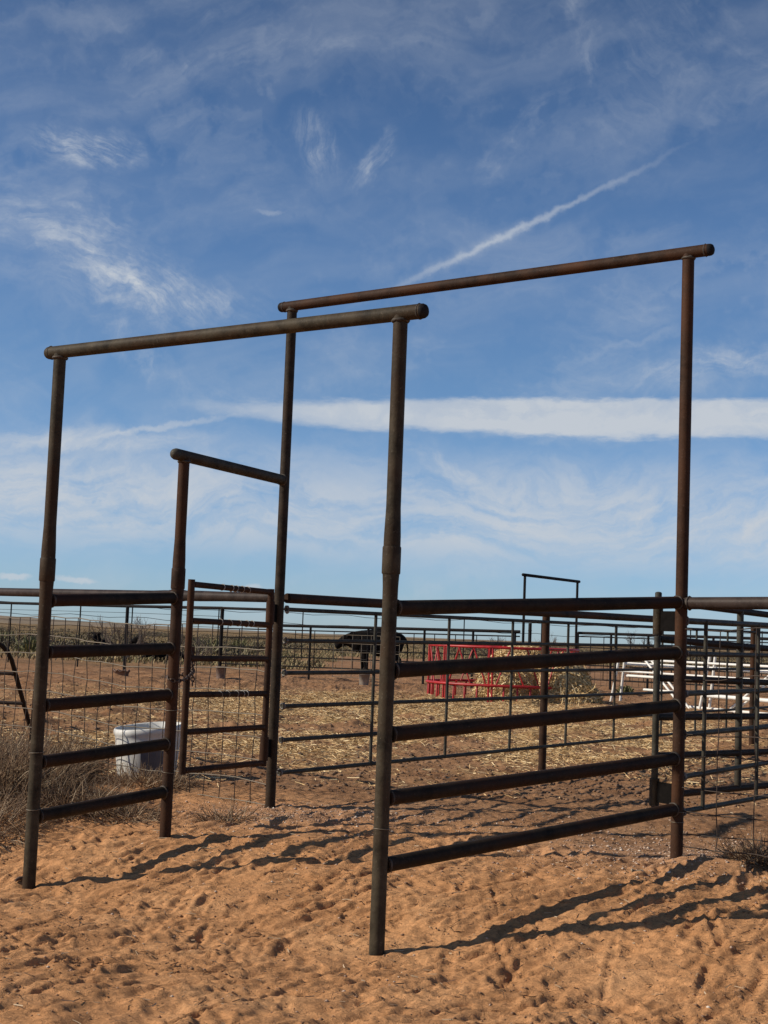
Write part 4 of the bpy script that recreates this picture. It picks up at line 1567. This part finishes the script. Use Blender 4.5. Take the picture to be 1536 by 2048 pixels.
def rosette(name, loc, r, n, w, mat, label, cat, group, seed, updir=0.5):
    rng = np.random.default_rng(seed)

    def fn(rg, n_):
        a = rg.uniform(0, 2 * np.pi, n_)
        t = rg.uniform(0.0, 1.0, n_)
        d = np.stack([np.cos(a) * (0.25 + t), np.sin(a) * (0.25 + t), updir + 0.9 * (1 - t)], 1)
        d /= np.linalg.norm(d, axis=1)[:, None]
        off = rg.normal(0, r * 0.22, (n_, 2))
        p = np.array([[loc[0], loc[1], loc[2] - 0.03]]) + d * r * 0.5
        p[:, :2] += off
        return p, d
    v, f = stems(n, fn, r * 0.75, r * 1.25, w * 0.6, w, seed, 0.08)
    o = np_mesh(name, v - np.array(loc), f, mat)
    o.location = loc
    tag(o, label, cat, group)
    return o


YG = 'green yucca tufts on the prairie'
for k, (x, y, r, lab) in enumerate((
        (-8.78, 74.9, 0.95, 'olive yucca tuft framed in the left half of the walk gate'),
        (-8.30, 86.0, 0.90, 'olive yucca tuft framed in the right half of the walk gate'),
        (-14.2, 58.3, 0.80, 'olive yucca tuft left of the front-left post'),
        (-20.0, 76.0, 0.85, 'smaller olive tuft at the far left edge'),
        (-9.05, 58.0, 0.60, 'olive tuft in the grass just above the second left rail'),
        (6.25, 36.0, 0.26, 'small green weed growing under the white rack'))):
    rosette('yucca', (x, y, gz(x, y)), r, 110, 0.05, M_YUC, lab, 'yucca', YG, 100 + k)

# dry grass of the prairie: nobody could count it


def grass_fn(rng, n):
    c = 5200
    cy = 46 + 190 * rng.uniform(0, 1, c) ** 1.6
    cx = rng.uniform(-0.36, 0.36, c) * (cy + 8)
    keep = (perlin(cx * 0.06, cy * 0.06, 71) > -0.25) & ((cy > 84 + 10 * perlin(cx * 0.1, cy * 0.1, 72)) | ((cx < -2.2) & (cy > 49)))
    cx, cy = cx[keep], cy[keep]
    k = rng.integers(0, len(cx), n)
    sp_ = 0.16 + 0.002 * cy[k]
    x = cx[k] + rng.normal(0, 1, n) * sp_
    y = cy[k] + rng.normal(0, 1, n) * sp_
    p = np.stack([x, y, gzv(x, y) + 0.07], 1)
    d = np.stack([rng.normal(0.15, 0.4, n), rng.normal(0, 0.4, n), np.ones(n)], 1)
    return p, d


gv, gf = stems(60000, grass_fn, 0.12, 0.36, 0.015, 0.045, 8, 0.05)
go = np_mesh('prairie_grass', gv, gf, M_GRASS, False, 'stuff')
tag(go, 'dry tan bunch grass covering the prairie beyond the pens', 'grass')



def scrub_fn(rng, n):
    c = 520
    cy = 60 + 260 * rng.uniform(0, 1, c) ** 1.4
    cx = rng.uniform(-0.34, 0.34, c) * (cy + 6)
    k = (cy > 95) | (cx < -6)
    cx, cy = cx[k], cy[k]
    k = rng.integers(0, len(cx), n)
    w = 0.35 + 0.003 * cy[k]
    x = cx[k] + rng.normal(0, 1, n) * w
    y = cy[k] + rng.normal(0, 1, n) * w * 0.6
    p = np.stack([x, y, gzv(x, y) + rng.uniform(0.05, 0.42, n)], 1)
    return p, rng.normal(size=(n, 3)) + np.array([0, 0, 0.8])


cv, cf = stems(26000, scrub_fn, 0.15, 0.45, 0.03, 0.07, 18)
cso = np_mesh('prairie_scrub', cv, cf, island('scrub_leaves', [(0.0, (0.055, 0.042, 0.025)), (0.6, (0.11, 0.085, 0.045)), (1.0, (0.16, 0.135, 0.07))]), False, 'stuff')
tag(cso, 'low dark brown scrub dotted over the far prairie', 'scrub')

# ================================================================== small litter on the sand


def chips_mesh(name, pts, rmin, rmax, mat, seed):
    rng = np.random.default_rng(seed)
    n = len(pts)
    r = rng.uniform(rmin, rmax, n) * rng.choice([0.6, 1.0, 1.0, 1.5], n)
    oc = np.array([[1, 0, 0], [0, 1, 0], [-1, 0, 0], [0, -1, 0], [0, 0, 0.55], [0, 0, -0.55]], float)
    v = oc[None] * r[:, None, None] * rng.uniform(0.6, 1.3, (n, 6, 1))
    a = rng.uniform(0, 6.28, n)
    ca, sa = np.cos(a), np.sin(a)
    x = v[..., 0] * ca[:, None] - v[..., 1] * sa[:, None]
    y = v[..., 0] * sa[:, None] + v[..., 1] * ca[:, None]
    v = np.stack([x, y, v[..., 2]], -1) + pts[:, None, :]
    tr = np.array([[0, 1, 4], [1, 2, 4], [2, 3, 4], [3, 0, 4], [1, 0, 5], [2, 1, 5], [3, 2, 5], [0, 3, 5]])
    f = (np.arange(n)[:, None, None] * 6 + tr[None]).reshape(-1, 3)
    return np_mesh(name, v.reshape(-1, 3), f, mat, False, 'stuff')


rng = np.random.default_rng(21)
px, py = [], []
for (cx, cy, sx, sy, n) in ((-0.55, 10.2, 0.55, 0.30, 1200), (1.85, 8.85, 0.50, 0.42, 1000), (0.6, 9.7, 1.1, 0.6, 500), (2.3, 9.4, 0.6, 0.5, 500)):
    px.append(cx + sx * rng.normal(size=n))
    py.append(cy + sy * rng.normal(size=n))
px.append(rng.uniform(-2.8, 3.2, 420))
py.append(rng.uniform(5.3, 9.6, 420))
px, py = np.concatenate(px), np.concatenate(py)
po = chips_mesh('gravel_chips', np.stack([px, py, gzv(px, py) + 0.002], 1), 0.004, 0.011, M_CHIP, 5)
tag(po, 'pale pink gravel chips scattered around the rear posts and over the sand', 'gravel')


def litter_fn(rng, n):
    x = rng.uniform(-2.9, 3.3, n)
    y = rng.uniform(5.2, 11.2, n)
    p = np.stack([x, y, gzv(x, y) + rng.uniform(0.002, 0.012, n)], 1)
    a = rng.uniform(0, 6.28, n)
    return p, np.stack([np.cos(a), np.sin(a), rng.normal(0, 0.15, n)], 1)


lv, lf_ = stems(3200, litter_fn, 0.010, 0.065, 0.002, 0.0055, 12)
lo_ = np_mesh('straw_scraps', lv, lf_, M_TWIG, False, 'stuff')
tag(lo_, 'short dry stems and scraps strewn over the orange sand', 'litter')


def clod_fn():
    rng = np.random.default_rng(31)
    n = 12000
    x = rng.uniform(-3.0, 3.3, n)
    y = rng.uniform(5.0, 10.4, n)
    k = perlin(x * 1.6, y * 1.6, 81) + 0.35 * rng.normal(size=n) > 0.10
    x, y = x[k], y[k]
    return np.stack([x, y, gzv(x, y) + 0.001], 1)


co = chips_mesh('sand_clods', clod_fn(), 0.003, 0.010, plain('clod_earth', (0.235, 0.130, 0.068), 0.95, 0.35, 30), 7)
tag(co, 'small crumbs of dark earth lying on the trodden orange sand', 'clods')


def pen_clods():
    rng = np.random.default_rng(33)
    n = 14000
    y = 11.6 + 26 * rng.uniform(0, 1, n) ** 1.1
    x = rng.uniform(-0.30, 0.30, n) * (y + 2)
    return np.stack([x, y, gzv(x, y) + 0.006], 1)


pc = chips_mesh('manure_clods', pen_clods(), 0.008, 0.026, plain('clod_dung', (0.17, 0.10, 0.058), 0.95, 0.4, 10), 9)
tag(pc, 'dark clods of dirt and dung broken up over the pen floor', 'clods')

STICKS = (((1.54, 8.34), 0.9, 0.09, 0.006, 'pale bent stick on the sand left of the right rear post'),
          ((-0.66, 10.02), -0.2, 0.16, 0.005, 'curved pale stem in the gravel by the rear-left post'),
          ((-0.98, 9.93), 1.4, 0.05, 0.010, 'short stub of wood left of the rear-left post'),
          ((2.53, 7.72), 2.1, 0.06, 0.010, 'pale yellow scrap of husk at the right edge'),
          ((0.02, 8.30), 0.4, 0.10, 0.004, 'bent twig casting a shadow behind the middle post'),
          ((-1.02, 8.93), 0.5, 0.13, 0.004, 'thin twig lying right of the left gate post'),
          ((0.28, 5.35), 0.3, 0.09, 0.005, 'wisp of pale straw near the bottom edge of the picture'),
          ((-2.02, 8.42), 1.0, 0.05, 0.012, 'dark lump of root against the front-left post foot'))
for k, ((x, y), a, L, r, lab) in enumerate(STICKS):
    pts = []
    for i in range(5):
        t = i / 4 - 0.5
        xx, yy = x + math.cos(a) * L * t + 0.02 * math.sin(5 * t + k), y + math.sin(a) * L * t + 0.02 * math.cos(4 * t)
        pts.append((xx, yy, gz(xx, yy) + r * 1.2 + 0.012 * max(0, t) * (k % 3)))
    o = MB().tube(pts, [r * 0.7, r, r, r * 0.8, r * 0.4], 6).build('stick', plain('stick_bark', (0.42, 0.33, 0.20) if k != 7 else (0.10, 0.06, 0.04), 0.8, 0.3, 30), None, True, (x, y, gz(x, y)))
    tag(o, lab, 'stick', 'sticks and stems lying on the ground')
